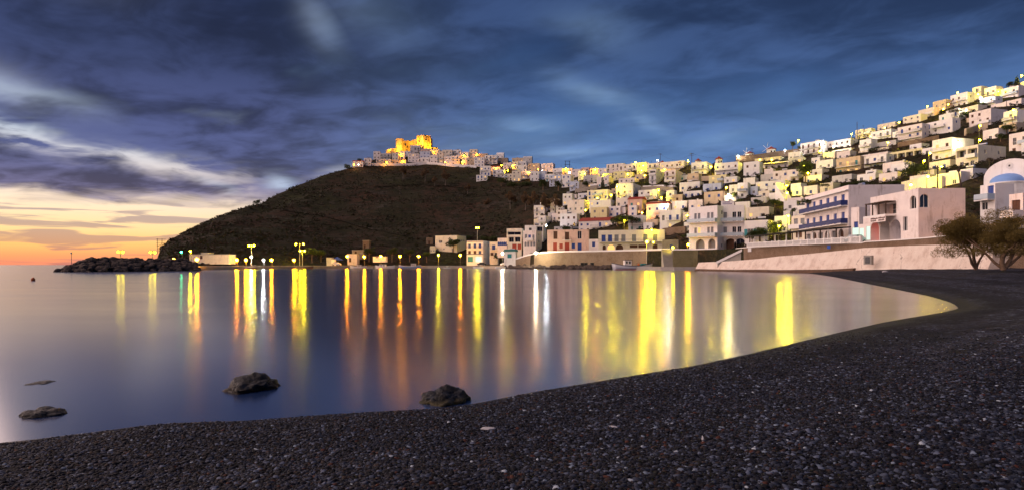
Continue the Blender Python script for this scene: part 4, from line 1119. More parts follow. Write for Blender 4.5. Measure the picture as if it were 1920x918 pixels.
mb = MB(); mb.box(-hw+.15, hw-.15, .46, dep, -6, hs); mb.build('nave', WALLS['white'], ch)
mb = MB(); vs = []; k_ = .9
for y in (.46, dep):
    for x, z in arc: vs.append((x*k_, y, hs-.1+(z-hs)*k_))
mb.add(vs, [(i, i+1, n+2+i, n+1+i) for i in range(n)]+[tuple(range(n+1, 2*n+2))]); mb.build('vault', DOMEB, ch)
ap = MB(); ap.lathe([(2.9, -6), (2.9, 1.7), (3.05, 1.75), (3.05, 1.95), (2.85, 2.0)], 20, c=(-.3, 0), a0=math.pi, a1=2*math.pi)
apo = ap.build('apse', WALLS['white'], ch)
ap = MB(); ap.lathe([(2.85*math.cos(t), 2.0+1.75*math.sin(t)) for t in [i*math.pi/2/8 for i in range(9)]], 20, c=(-.3, 0), a0=math.pi, a1=2*math.pi); ap.build('half_dome', DOMEB, apo)
for t in (1.18, 1.38, 1.58):
    wv = MB(); wv.box(-.14, .14, -.02, .1, 0, 1.5); o = wv.build('slit_window', WALLS['cream'], apo, (-.3+2.93*math.cos(t*math.pi), 2.93*math.sin(t*math.pi), -.2), t*math.pi+math.pi/2)
rw = MB(); rw.tube((0, -.06, hs+2.0), (0, -.003, hs+2.0), .62, n=20); rwo = rw.build('rose_window', FRAME, ch)
rw = MB(); rw.tube((0, -.09, hs+2.0), (0, -.062, hs+2.0), .2, n=10); rw.build('pane', SHUT['k'], rwo)
mb = MB(); tx0, tx1, ty0, ty1, th_ = 2.4, 9.5, 3.5, 10, 9.6
wall_panel(mb, 7.1, 0, th_, [('arch', -1.1, 5.0, 1.5, 3.6, 'g')], .25, lambda u_, d_, z_: (u_+5.95, d_+ty0, z_))
mb.add([(tx0,ty0,0),(tx0,ty1,0),(tx0,ty1,th_),(tx0,ty0,th_)], [(0,3,2,1)]); mb.add([(tx1,ty0,0),(tx1,ty1,0),(tx1,ty1,th_),(tx1,ty0,th_)], [(0,1,2,3)])
mb.box(tx0-.4, tx1+.4, ty0-.4, ty1+.4, th_+.004, th_+.45)
tow = mb.build('tower', WALLS['white'], ch)
g_ = MB()
for i in range(7): g_.box(-.75, .75, .0, .05, .2+i*.5, .5+i*.5)
g_.build('louvre', FRAME, tow, (4.85, ty0+.15, 5.0))
mb = MB(); mb.add([(tx0+.4,ty0+.4,th_+.45),(tx1-.4,ty0+.4,th_+.45),(tx1-.4,ty1-.4,th_+.45),(tx0+.4,ty1-.4,th_+.45),(5.95,6.75,th_+3.2)], [(0,1,4),(1,2,4),(2,3,4),(3,0,4)]); mb.build('tower_roof', DOMEB, tow)
special('church_house', 'white house with a blue door and solar heater below the church apse', 1838, 1866, 1902, 344, 400, 'white', 'b', 'QH', D=101, a=48,
        front=lambda W, H, fh, n: ([('door', W*.2, H*.5, 1.2, 2.2, 'b'), ('win', -W*.2, H*.15, 1.2, 1.3, 'k')], [(-W*.45, W*.48, H*.48, 1.3, 'glass')]), sidew=lambda Dp, H: [])
special('tavern', 'pink corner building with a roofed balcony at the right edge behind the trees', 1892, 1918, 1990, 362, 452, 'pink', 'n', 'Q', D=84, a=40,
        front=lambda W, H, fh, n: ([('door', 0, H*.55, 1.2, 2.1, 'n'), ('door', 0, .1, W*.7, 2.4, 'l')], [(-W*.5, W*.5, H*.5, 1.6, 'solid')]), sidew=lambda Dp, H: [('door', Dp*.12, H*.55, 1.0, 2.1, 'n'), ('door', Dp*.3, .1, 3.5, 2.4, 'l')])
special('tavern2', 'low lit tavern front behind the crowns of the two beach trees', 1835, 1880, 1893, 418, 455, 'tan', 'l', 'Q', D=89, a=25,
        front=lambda W, H, fh, n: ([('door', -W*.28, .1, W*.26, 2.2, 'l'), ('door', W*.1, .1, W*.3, 2.2, 'n')], []))

# ------------------------------------------------------------------ retaining walls between the terraces of the town
def rwall(label, pts, m, hpx, thick=.7):
    P_ = []
    for x, y in pts:
        D = hitD(x, y); z = yz(D, y); P_.append((x, D-.4, z-2.5, z+hpx/F*D))
    strip('retaining_wall', label, 'wall', P_, WALLS[m], thick=thick)
rwall('long brown stone wall along the ridge under the two floodlit windmills', [(1380,304),(1420,301),(1460,295),(1500,290)], 'brown', 11)
rwall('white perimeter wall along the lower edge of the castle town', [(697,311),(730,311),(765,311),(800,308),(840,312),(893,315)], 'white', 4.5)
rwall('brown terrace wall below the pink three-storey house high on the right', [(1683,276),(1720,270),(1760,262)], 'brown', 8)
rwall('tan stone terrace wall under the pink house with long grey side wall', [(1812,254),(1835,247),(1852,243)], 'tan', 12)
rwall('earth-coloured wall below the twin-gabled house and windmill', [(1288,341),(1312,340),(1334,339)], 'tan', 9)
rwall('grey stone wall in the gully right of the tall white house', [(1200,360),(1230,358),(1262,360)], 'stone', 9)
rwall('grey garden wall between the cypress and the arched cream house', [(1078,362),(1100,358),(1120,354)], 'stone', 7)
rwall('dark stone retaining wall below the white pergola house above the yellow hotel', [(1242,440),(1262,438),(1284,436)], 'brown', 12)
rwall('bright lit garden wall on the slope at the far right edge', [(1884,219),(1900,214),(1935,206)], 'yellow', 6)
rwall('brown retaining wall under the house with lit orange windows', [(1572,340),(1600,336),(1622,333)], 'brown', 8)
rwall('tan fence wall lit by street lamps above the pink arched building', [(1690,364),(1720,357),(1765,352)], 'cream', 22)
rwall('low white garden wall beside the gully stairs', [(1205,352),(1240,350),(1275,352)], 'white', 3)

# ------------------------------------------------------------------ filler houses where the photograph's town is packed
rects = [(h['x0'], h['x1'], h['yt'], h['yb']) for h in HOUSES]
KEEP = [(1196,1290,342,376),(1688,1832,236,284),(1286,1337,328,346),(1394,1442,326,346),(1598,1668,254,284),(1545,1625,318,352),(1700,1742,290,342),
        (1480,1530,298,345),(1500,1700,384,460),(1690,1920,350,520),(1232,1292,424,470),(1396,1480,378,470),(1040,1076,338,372),(1880,1960,196,230),(1000,1064,345,393),(1060,1100,338,372),(1820,1920,255,340),(1795,1822,210,240)]
def crest_row(x):
    return float(np.interp(x, [1000,1060,1130,1200,1300,1400,1500,1600,1700,1800,1920], [316,331,327,321,313,305,286,262,230,202,170]))
frs = random.Random(21); added = 0
for it in range(12000):
    if added >= 150: break
    x = frs.uniform(1010, 1900); yb = frs.uniform(crest_row(x)+16, 434 if x < 1330 else (402 if x < 1500 else 352))
    if any(a < x < b_ and c < yb < d for a, b_, c, d in KEEP): continue
    D = hitD(x, yb); 
    if D < 150 or D > 480: continue
    wpx = frs.uniform(4.2, 9.0)*F/D; hpx = frs.choice([3.3, 3.6, 6.3, 6.6])*F/D
    r_ = (x-wpx/2, x+wpx/2, yb-hpx, yb)
    A = wpx*hpx
    ov = sum(max(0, min(r_[1], q[1])-max(r_[0], q[0]))*max(0, min(r_[3], q[3])-max(r_[2], q[2]))*(1.0 if q[3] < yb+1 else .4) for q in rects)
    if ov > (.14 if it < 4000 else .32)*A: continue
    house(r_[0], r_[1], r_[1], r_[2], r_[3], frs.choice(['white']*9+['cream', 'pink', 'grey', 'tan']), frs.choice('bbkkngt'), frs.choice(['', '', 'B', 'Q', 'P', 'H']))
    rects.append(r_); added += 1

# all house walls in one search tree, so that lamps can hang on the wall they light
bpy.context.view_layer.update()
hv = []; hf = []
for o in bpy.data.objects:
    if o.type == 'MESH' and o.name.split('.')[0] in ('wall', 'gable', 'nave', 'tower', 'keep', 'masonry', 'retaining_wall'):
        M_ = o.matrix_world; b_ = len(hv); hv += [M_ @ v.co for v in o.data.vertices]; hf += [tuple(b_+i for i in p.vertices) for p in o.data.polygons]
HB = BVHTree.FromPolygons(hv, hf)

# ------------------------------------------------------------------ lamps
LC = {'A': ((1.0, .33, .003), 1.0), 'Y': ((1.0, .76, .004), 1.0), 'W': ((1.0, .78, .48), 1.0), 'C': ((.86, .93, 1.0), 1.0), 'G': ((.03, 1.0, .35), .5)}
LNAME = {'A': 'amber', 'Y': 'yellow', 'W': 'warm white', 'C': 'cool white', 'G': 'green'}
POLE = mat('pole_grey', (.16, .15, .14), .6, 0, metal=.3); POLEW = mat('pole_white', (.62, .60, .52), .6, 0)
import bmesh as _bm
def bulb_mesh(c, r, s):
    key = ('bulb', c, round(r, 2), s)
    if key in WC: return WC[key]
    bm = _bm.new(); _bm.ops.create_icosphere(bm, subdivisions=2, radius=r); me = bpy.data.meshes.new('bulb'); bm.to_mesh(me); bm.free()
    me.materials.append(emis('bulb_%s_%d' % (LNAME[c].replace(' ', '_'), s), LC[c][0], s*LC[c][1])); WC[key] = me; return me
LAMPS = []
def lamp(x, y, c='Y', s=260, D=None, h=5.0, label=None, r=.26, pole=POLE, group='street lamps in the town'):
    wall_lamp = False
    if D is None:
        D = hitD(x, y+14); D = hitD(x, y+h*F/D, D)
        hit = HB.ray_cast(CAMP, ray(x, y))
        if hit[0] is not None and hit[0].y < D + 8:
            D = hit[0].y - 1.3; wall_lamp = True
            z_ = ground((x-960)/F*D, D)
    p = at(x, y, D); g = ground(p.x, p.y)
    if g < -.5 or D < 0: g = 0
    g = min(g, p.z - .8)
    if p.z - g > 14: g = p.z - (1.2 if wall_lamp else 7)
    r_ = thing('street_lamp', label, 'lamp', (p.x, p.y, g), 0, group)
    hh = p.z - g
    if wall_lamp and hh > 6.5:
        r_.location.z = p.z - 1.0; hh = 1.0
        mb = MB(); mb.tube((0, 1.25, .6), (0, .1, hh+.34), .05, n=5); mb.build('bracket', pole, r_)
    else:
        mb = MB(); mb.tube((0, .5, -.6), (0, .5, hh+.30), .09, .06, n=6); mb.build('pole', pole, r_)
        mb = MB(); mb.tube((0, .5, hh+.30), (0, -.05, hh+.42), .05, n=5); mb.build('arm', pole, r_)
    mb = MB(); mb.lathe([(.02, hh+.52), (.34, hh+.36), (.32, hh+.33), (.0, hh+.37)], 10); mb.build('lamp_shade', pole, r_)
    link('bulb', bulb_mesh(c, r, s), r_, (0, 0, hh))
    LAMPS.append(dict(o=r_, x=x, y=y, c=c, label=label)); return r_
ORD = ['first', 'second', 'third', 'fourth', 'fifth', 'sixth', 'seventh', 'eighth', 'ninth', 'tenth', 'eleventh', 'twelfth', 'thirteenth', 'fourteenth']
# along the quay, left to right
quay = [(325,486,'A',176),(369,486,'A',185),(444,487,'A',212),(461,487,'A',216),(509,487,'A',230),(551,487,'A',240),(651,480,'A',264),(683,481,'A',268),(714,480,'A',270),(750,480,'A',272),(785,480,'A',273),(863,478,'A',272)]
for i, (x, y, c, D) in enumerate(quay):
    lamp(x, y, c, 700, D, label='amber quayside lamp, %s from the left along the harbour' % ORD[i], group='amber lamps along the quay', r=.45)
lamp(340, 472, 'G', 110, 205, label='green harbour light left of the long pale shed', r=.28, group='harbour lights')
lamp(357, 471, 'Y', 600, 210, label='yellow lamp at the left end of the long pale shed', group='harbour lights')
lamp(471, 481, 'W', 1100, 228, label='bright pinkish-white lamp under the tall twin lamp post', r=.3, group='harbour lights')
lamp(494, 487, 'C', 1100, 226, label='greenish-white lamp between two amber quay lamps', r=.3, group='harbour lights')
lamp(822, 478, 'Y', 1300, 272, label='yellow quayside lamp in front of the plain cube house', r=.3, group='harbour lights')
lamp(942, 475, 'W', 1300, 246, label='white lamp beside the kiosk with the green shutter', r=.3, group='harbour lights')
lamp(1005, 474, 'W', 1500, 226, label='bright white lamp on a thin post at the ramp wall', r=.32, group='harbour lights')
lamp(1213, 453, 'Y', 620, 186, label='brightest yellow lamp on a tall white post beside the fishing boat', r=.34, pole=POLEW)
lamp(1225, 454, 'Y', 380, 204, label='small yellow lamp right of the tall white post')
for lab, x0, x1, y0, D in (('tall twin-headed yellow lamp post behind the moored sailing boat', 467, 476, 460.5, 232), ('twin yellow lamp post in front of the lit shrubs on the quay', 563, 571, 470, 262),
                           ('taller thin twin lamp post behind the lit quay shrubs', 555, 569, 457.5, 275), ('tall yellow lamp post on the slope behind the waterfront houses', 893, 897, 427, 300),
                           ('left twin lamp post standing beyond the breakwater', 222, 230, 472, 168), ('right twin lamp post standing beyond the breakwater', 282, 290, 472.5, 176)):
    xm = (x0+x1)/2; p = at(xm, y0, D); g = max(ground(p.x, p.y), .6) if xm > 300 else 2.6
    r_ = thing('twin_street_lamp', lab, 'lamp', (p.x, p.y, g), 0, 'twin lamp posts'); hh = p.z-g; w = (x1-x0)/2/F*D
    mb = MB(); mb.tube((0, 0, -.5), (0, 0, hh+.3), .12, .08, n=6); mb.build('pole', POLEW if xm > 300 else POLE, r_)
    mb = MB(); mb.tube((-w, 0, hh+.3), (w, 0, hh+.3), .05, n=5); mb.build('arm', POLE, r_)
    for sx in (-w, w):
        mb = MB(); mb.lathe([(.02, hh+.5), (.34, hh+.36), (.0, hh+.37)], 8, c=(sx, 0)); mb.build('lamp_shade', POLE, r_)
        link('bulb', bulb_mesh('Y' if xm > 250 and not (xm > 280 and xm < 290) else 'Y', .3, 520 if xm > 300 else 50), r_, (sx, 0, hh))
p = at(134, 476, 131); r_ = thing('beacon_pole', 'thin beacon post on the seaward tip of the breakwater', 'beacon', (p.x, p.y, .9))
mb = MB(); mb.tube((0,0,-.4), (0,0,p.z-.9), .06, .05, n=5); mb.build('pole', POLE, r_)
mb = MB(); mb.lathe([(.0, p.z-.9), (.22, p.z-.85), (.22, p.z-.55), (0, p.z-.5)], 8); mb.build('lantern', mat('beacon_glass', (.7, .6, .45), .4, 0), r_)
TOWN = [(1024,423,'C',420),(1171,414,'Y',420),(1222,431,'Y',240),(1098,394,'Y',240),(1146,366,'Y',320),(1157,350,'Y',260),(1252,384,'W',420),(1204,399,'A',320),(1235,357,'Y',320),(1240,371,'Y',200),(1289,404,'Y',300),
 (1461,424,'Y',240),(1475,348,'Y',420),(1362,352,'Y',380),(1366,366,'W',300),(1096,326,'Y',240),(1116,319,'A',480),(1132,328,'Y',200),(1177,327,'Y',260),(1192,305,'Y',420),(1206,311,'Y',420),(1209,329,'Y',260),(1203,320,'Y',300),
 (1233,301,'W',160),(1246,318,'A',220),(1290,303,'Y',420),(1333,313,'Y',420),(1384,293,'W',240),(1472,282,'C',240),(1497,264,'Y',320),(1543,269,'C',520),(1537,284,'Y',320),(1507,311,'Y',420),(1563,276,'W',380),(1425,300,'Y',300),(1447,300,'Y',300),
 (1597,252,'Y',160),(1632,256,'Y',160),(1659,240,'Y',420),(1665,268,'Y',320),(1686,230,'Y',240),(1739,200,'Y',200),(1769,205,'Y',420),(1778,196,'A',260),(1796,174,'Y',420),(1834,177,'Y',260),(1839,184,'C',420),(1872,172,'Y',220),(1916,142,'Y',260),(1812,207,'W',220),
 (1838,236,'Y',240),(1837,263,'Y',260),(1799,269,'W',320),(1744,288,'Y',320),(1733,302,'Y',220),(1765,313,'Y',200),(1740,331,'Y',360),(1708,347,'Y',420),(1478,405,'Y',260),(1476,362,'Y',300),(1515,325,'Y',240),(1900,207,'Y',240),
 (1120,372,'Y',260),(1262,464,'Y',110),(1290,458,'A',320),
 (664,309,'A',220),(672,309,'W',120),(725,305,'A',240),(756,303,'A',240),(752,290,'A',200),(826,296,'A',260),(835,304,'A',240),(866,304,'A',300),(869,292,'A',200),(813,285,'A',160),(895,290,'A',120),(940,310,'A',240),(952,320,'Y',260),(962,311,'A',260),(965,325,'W',260),(930,316,'A',150),
 (992,324,'A',220),(1009,318,'A',260),(1017,320,'W',160),(1060,318,'A',260),(1068,324,'W',120)]
lamp(1858, 440, 'A', 2400, 70, label='amber lamp glowing behind the crown of the left beach tree'); lamp(1905, 438, 'A', 2400, 67, label='amber lamp glowing behind the crown of the right beach tree'); lamp(1790, 443, 'A', 200, 84, label='amber lamp left of the two beach trees')
for x, y, c, s in TOWN: lamp(x, y, c, int(s*(2.8 if y < 400 else 1.5)), h=4.5)
# floodlights at the foot of the castle walls
FL = mat('flood_housing', (.05, .05, .05), .5, 0)
for i, (x, D, tx_, ty_, tD, en, lab) in enumerate([(737,578,748,272,586,5200,'floodlight at the left foot of the castle tower'),(762,578,763,273,590,4200,'floodlight below the middle of the castle wall'),
        (784,579,787,266,586,7000,'floodlight below the left face of the castle keep'),(806,581,802,267,588,7500,'floodlight below the right face of the castle keep'),(730,586,728,281,590,900,'small floodlight at the broken wall left of the castle'),(816,592,816,278,596,600,'small floodlight at the low wall right of the castle')]):
    p = at(x, 273 if i == 2 else 284, D); g = ground(p.x, p.y); p.z = max(p.z+1.5, g+1.2); t_ = at(tx_, ty_, tD)
    r_ = thing('floodlight', lab, 'floodlight', p, 0, 'floodlights around the castle')
    mb = MB(); mb.box(-.4, .4, -.25, .15, -.5, .1); mb.build('housing', FL, r_)
    mb = MB(); mb.tube((0, 0, -.5), (0, 0, min(g-p.z, -1)-.3), .07, n=5); mb.build('pole', FL, r_)
    ld = bpy.data.lights.new('flood_lamp', 'SPOT'); ld.energy = en*5.5; ld.color = (1.0, .44, .015); ld.spot_size = R(125); ld.spot_blend = .8; ld.shadow_soft_size = .4
    lo = bpy.data.objects.new('flood_lamp', ld); C.objects.link(lo); lo.parent = r_; lo.location = (0, .35, .45)
    lo.rotation_euler = (p + Vector((0, .35, .45)) - t_).to_track_quat('Z', 'Y').to_euler()

# ------------------------------------------------------------------ vegetation
def leaf_mat(name, c1, c2, tr=.25):
    if name in MATS: return MATS[name]
    m = bpy.data.materials.new(name); m.use_nodes = True; t = NT(m.node_tree); b = t.n['Principled BSDF']
    g = t.node('ShaderNodeNewGeometry').outputs['Position']
    n = t.noise(g, 1.6, 3, .6)
    t.l.new(t.ramp(n, [(.3, c1), (.7, c2)]), b.inputs['Base Color']); b.inputs['Roughness'].default_value = .7; b.inputs['Specular IOR Level'].default_value = .2
    tl = t.node('ShaderNodeBsdfTranslucent'); tl.inputs[0].default_value = (*[min(1, c*1.6) for c in c2], 1)
    mx = t.node('ShaderNodeMixShader'); mx.inputs[0].default_value = tr
    t.l.new(b.outputs[0], mx.inputs[1]); t.l.new(tl.outputs[0], mx.inputs[2]); t.l.new(mx.outputs[0], t.n['Material Output'].inputs[0])
    MATS[name] = m; return m
LEAF = leaf_mat('leaf_dark', (.022, .032, .012), (.060, .078, .024)); LEAFG = leaf_mat('leaf_green', (.040, .060, .016), (.095, .125, .035))
LEAFB = leaf_mat('leaf_dry', (.075, .045, .026), (.135, .088, .050)); LEAFT = leaf_mat('leaf_tamarisk', (.085, .068, .022), (.21, .155, .05), .45)
BARK = mat('bark', (.20, .13, .085), .9, .35, 6, .8, 14); BARKP = mat('pale_bark', (.16, .13, .11), .9, .2, 4)
def crown(pts, n, size, seed, m, droop=0., asp=.45):
    """leaf cards spread through the ellipsoids pts = (centre, radii)"""
    rs = random.Random(seed); mb = MB(); vol = [r.x*r.y*r.z for _, r in pts]; V = sum(vol)
    for (c, r), v in zip(pts, vol):
        for i in range(max(4, int(n*v/V))):
            while True:
                q = Vector((rs.uniform(-1,1), rs.uniform(-1,1), rs.uniform(-1,1)))
                if .12 < q.length < 1: break
            q = q*(q.length**-.35)*.92
            p = c + Vector((q.x*r.x, q.y*r.y, q.z*r.z)); s_ = size*rs.uniform(.6, 1.4)
            a = Vector((rs.gauss(0,1), rs.gauss(0,1), rs.gauss(0,.8)-droop)).normalized(); b_ = a.orthogonal().normalized()
            b_ = (Matrix.Rotation(rs.uniform(0, 6.28), 3, a) @ b_)*s_*asp; a = a*s_
            mb.add([p-a*.5-b_*.25, p+b_*.5-a*.05, p+a*.5, p-b_*.5+a*.05], [(0,1,2,3)])
    return mb
TREE_M = {}
def tree_kind(kind):
    if kind in TREE_M: return TREE_M[kind]
    rs = random.Random(hash(kind) % 997 if False else sum(map(ord, kind)))
    V3 = Vector; tr = MB(); bark = BARK
    if kind.startswith('round'):
        k_ = int(kind[-1]); ell = [(V3((rs.uniform(-.28,.28), rs.uniform(-.28,.28), rs.uniform(.42,.80))), V3((rs.uniform(.15,.25),)*2+(rs.uniform(.12,.2),))) for _ in range(11)]
        mb = crown(ell, 1500, .075, k_, LEAF); m = LEAFG if k_ == 1 else LEAF
        tr.tube((0,0,-.1), (.02,.0,.45), .045, .03); 
        for q in range(5): tr.tube((.02,0,.3+.03*q), ell[q][0], .02, .008, n=4)
    elif kind == 'dry':
        ell = [(V3((rs.uniform(-.25,.25), rs.uniform(-.25,.25), rs.uniform(.45,.88))), V3((.15,.15,.13))) for _ in range(9)]
        mb = crown(ell, 1300, .085, 5, LEAFB, .5, .4); m = LEAFB; bark = BARKP
        tr.tube((0,0,-.1), (.03,0,.5), .028, .018)
        for q in range(6): tr.tube((.03,0,.32+.03*q), ell[q][0], .014, .005, n=4)
    elif kind == 'cypress':
        ell = [(V3((rs.uniform(-.02,.02), rs.uniform(-.02,.02), .12+.8*i/9)), V3(((.15*(1-(i/9.5)**1.6)+.02),)*2+(.10,))) for i in range(10)]
        mb = crown(ell, 1100, .06, 8, LEAF, -1.2); m = LEAF; tr.tube((0,0,-.1), (0,0,.5), .03, .015)
    elif kind == 'palm':
        mb = MB(); m = LEAF
        for i in range(26):
            t = i*2.4; up = rs.uniform(-.1, .5); pr = V3((0,0,.72))
            for s_ in range(5):
                f0, f1 = s_/5, (s_+1)/5
                def pt(f): return V3((math.cos(t)*.36*f, math.sin(t)*.36*f, .72+up*f*.6-.42*f*f))
                a, b_ = pt(f0), pt(f1); sd_ = V3((-math.sin(t), math.cos(t), -.25))*(.035*(1-f0*.6))
                mb.add([a-sd_, b_-sd_*.8, b_+V3((0,0,.012)), a+V3((0,0,.012))], [(0,1,2,3)]); sd2 = V3((math.sin(t), -math.cos(t), -.25))*(.035*(1-f0*.6))
                mb.add([a-sd2, b_-sd2*.8, b_+V3((0,0,.012)), a+V3((0,0,.012))], [(0,1,2,3)])
        tr.tube((0,0,-.1), (.0,0,.72), .03, .025)
    elif kind == 'bare':
        mb = crown([(V3((0,0,.62)), V3((.38,.32,.26)))], 350, .03, 9, LEAFB, 0, .3); m = LEAFB; bark = BARKP
        def br(p, d, l, r, g):
            q = p + d*l; tr.tube(p, q, r, r*.6, n=4, cap=False)
            if g:
                for _ in range(3): br(q, (d+V3((rs.uniform(-.8,.8), rs.uniform(-.8,.8), rs.uniform(-.1,.6)))).normalized(), l*.66, r*.55, g-1)
        br(V3((0,0,-.1)), V3((0,0,1)), .35, .025, 4)
    elif kind == 'bush':
        ell = [(V3((rs.uniform(-.35,.35), rs.uniform(-.3,.3), rs.uniform(.1,.5))), V3((.28,.24,.28))) for _ in range(8)]
        mb = crown(ell, 900, .10, 14, LEAF); m = LEAF; tr.tube((0,0,-.1), (0,0,.4), .03, .02)
    TREE_M[kind] = (mb.mesh('crown', m), tr.mesh('trunk', bark)); return TREE_M[kind]
def tree(x, yb, hpx, kind, label, D=None, wide=1.0, group=None):
    D = hitD(x, yb) if D is None else D
    hit = HB.ray_cast(CAMP, ray(x, yb-hpx*.35))
    if hit[0] is not None and hit[0].y < D: D = hit[0].y - 2.0
    p = at(x, yb, D); h = hpx/F*D; cm_, tm_ = tree_kind(kind)
    r_ = thing({'palm': 'palm_tree', 'cypress': 'cypress_tree', 'bush': 'bush'}.get(kind, 'tree'), label, 'bush' if kind == 'bush' else 'tree', p, (x*.37) % 6.28, group)
    g = ground(p.x, p.y)
    link('crown', cm_, r_, (0,0,0), 0, (h*wide, h*wide, h)); link('trunk', tm_, r_, (0,0,0), 0, (h, h, h)) if p.z-g < 2.5 else link('trunk', tm_, r_, (0,0,-(p.z-g)*.5), 0, (h, h, h*1.3))
    return r_
T = [(482,387,14,'round2','lone small tree silhouetted on the left shoulder of the headland',1.25),(650,316,13,'bush','dark bush on the skyline at the left end of the castle town',1.2),
 (676,303,9,'bush','dark shrub on the skyline above the first castle-town house',1.6),(756,337,26,'dry','reddish thin tree on the hillside below the castle keep',.8),(797,341,26,'dry','reddish thin tree on hillside, second from left under the castle',.8),
 (835,349,30,'dry','tall reddish tree on the hillside below the castle town lamps',.8),(750,364,20,'bare','pale bare tree alone on the open hillside below the castle',.7),(877,366,22,'dry','pale-trunked tree on the hillside left of the low white annex',.8),
 (815,350,20,'dry','small reddish tree between two taller ones under the castle',.8),(957,392,34,'dry','tall brownish tree right of the hillside path below the white lit houses',.9),(915,392,20,'dry','brown shrubby tree in the middle of the dark hillside',1.1),
 (1000,402,44,'dry','tall brown tree in the dark grove left of the lower town',.7),(1022,408,46,'dry','tall brown tree, middle of the dark grove left of lower town',.7),(1042,404,40,'dry','brown tree at the right edge of the dark grove',.7),(985,395,36,'dry','brown tree at the left edge of the dark grove',.7),
 (940,350,20,'round3','dark green tree below the lit cream houses on the saddle',1.3),(958,350,15,'bush','dark hedge under the lit cream houses on the saddle',1.7),(1018,356,22,'round2','dark tree under the pale blue columned house',1.0),(1047,358,22,'round3','dark tree in front of the blue-shuttered white house',.9),
 (985,348,12,'bush','dark bush on the saddle between lit houses and pale blue house',2.0),(1130,356,27,'cypress','tall dark cypress beside the pink house with teal shutters',1.0),(1143,354,15,'palm','palm tree just right of the tall cypress',1.0),
 (1100,347,11,'bush','lit green bush under the grey flat house left of the cypress',1.8),(1190,348,11,'bush','dark bush right of the lilac stepped house',2.2),(1212,350,13,'bush','dark bush under the house with lit frame balcony',1.3),
 (1250,353,13,'round3','dark tree at the foot of the pink stepped building',1.2),(1270,357,13,'round2','dark tree right of the pink stepped building',1.1),(1170,424,24,'round3','broad dark tree behind the yellow hotel with a lamp in front',1.7),(1158,424,22,'round2','left half of the broad dark clump behind the yellow hotel',1.6),(1185,424,22,'round2','right half of the broad dark clump behind the yellow hotel',1.6),
 (1058,431,13,'bush','dark bush behind the peeling salmon house',2.2),(1098,416,9,'bush','green bush above the red tiled wall',2.0),(1510,342,46,'round1','tall lamp-lit green tree in the middle of the upper town',.75),(1505,322,20,'round1','smaller lit green tree touching the tall lamp-lit tree',.9),(1486,279,15,'round1','round topiary tree on the ridge right of the largest windmill',1.0),
 (1498,281,11,'bush','small green bush beside the lamp on the ridge',1.0),(1378,376,18,'round1','green tree beside the bright stairway above the arched hotel',.9),(1388,382,15,'bush','green bush below the white house with red cloth',1.2),(1420,386,14,'round2','dark tree in the garden under the pale blue house',1.3),(1453,390,18,'round3','dark green tree right of the garden above solar panels',1.2),
 (1425,452,30,'round1','green tree left of the lamp beside the arched hotel',1.2),(1452,452,42,'round1','large green tree holding the bright yellow lamp by the promenade',1.05),(1410,454,24,'round2','small dark tree at the corner of the arched hotel',1.1),(1620,283,16,'bare','bare grey bushes in the gap below the upper right houses',1.8),(1640,284,12,'bush','dark bush under the lamp in the upper right gap',1.8),
 (1715,342,42,'round3','large dark tree under the loggia building on the right slope',.95),(1730,330,26,'round1','lit green tree beside the loggia building',.8),(1812,224,15,'round2','dome-shaped dark tree left of the pink house with grey side',1.7),(1855,315,24,'bare','bare grey tree in front of the long blank wall by the church',1.5),
 (1888,252,22,'round3','dark tree above the tan houses near the right edge',1.3),(1876,266,18,'round2','dark tree between pink houses near the right edge',1.2),(1907,163,22,'cypress','dark conifer on the skyline at the top right',1.4),(1895,166,14,'round3','dark tree left of the skyline conifer',1.2),
 (1612,346,12,'bush','dark bushes on the bank left of the small white house',2.4),(1590,350,12,'bush','dark green bank below the house with lit orange windows',2.2),(1680,345,11,'bush','brown bush at the terrace edge under the pink house',1.8),(1545,350,9,'bush','dark bush right of the small pink house with blue windows',2.0),(1510,382,14,'bush','dark bush above the white house with teal windows',1.8),(1490,396,10,'bush','dark green bush left of the white house with teal windows',1.5),
 (1768,212,9,'bush','bright lit bush under the street lamp high on the right',2.0),(1790,210,8,'bush','green lit grass bush right of the high street lamp',2.4),(1840,198,9,'bush','dark bush under the cool white lamp at top right',2.0),(850,470,26,'round3','dark tree in front of the plain cube house',1.1),
 (585,484,22,'round1','lit yellow-green shrub tree on the quay',1.3),(602,484,18,'round1','second lit shrub tree on the quay beside the twin lamps',1.4),(692,482,20,'round3','dark tamarisk behind the amber quay lamps, first from left',1.4),(735,482,20,'round2','dark tamarisk behind the amber quay lamps, second from left',1.4),(768,482,18,'round3','dark tamarisk behind the amber quay lamps, third from left',1.4),
 (800,484,14,'round1','green bush left of the yellow quayside lamp',1.5),(880,447,10,'bush','lit green bushes on the slope above the blue-trimmed house',2.6),(905,450,12,'bush','lit green scrub behind the slim cream house',2.4),(925,450,12,'bush','dark scrub behind the slim cream house',2.0),(930,488,12,'round2','small dark tree beside the parked black car',1.0),(1290,445,12,'bush','rust-coloured bush over the lit pergola left of the arched hotel',1.8)]
for x, yb, h, k_, lab, w in T: tree(x, yb, h, k_, lab, wide=w, D=None if not (560 < x < 810 and yb > 470) else hitD(x, yb)-12)

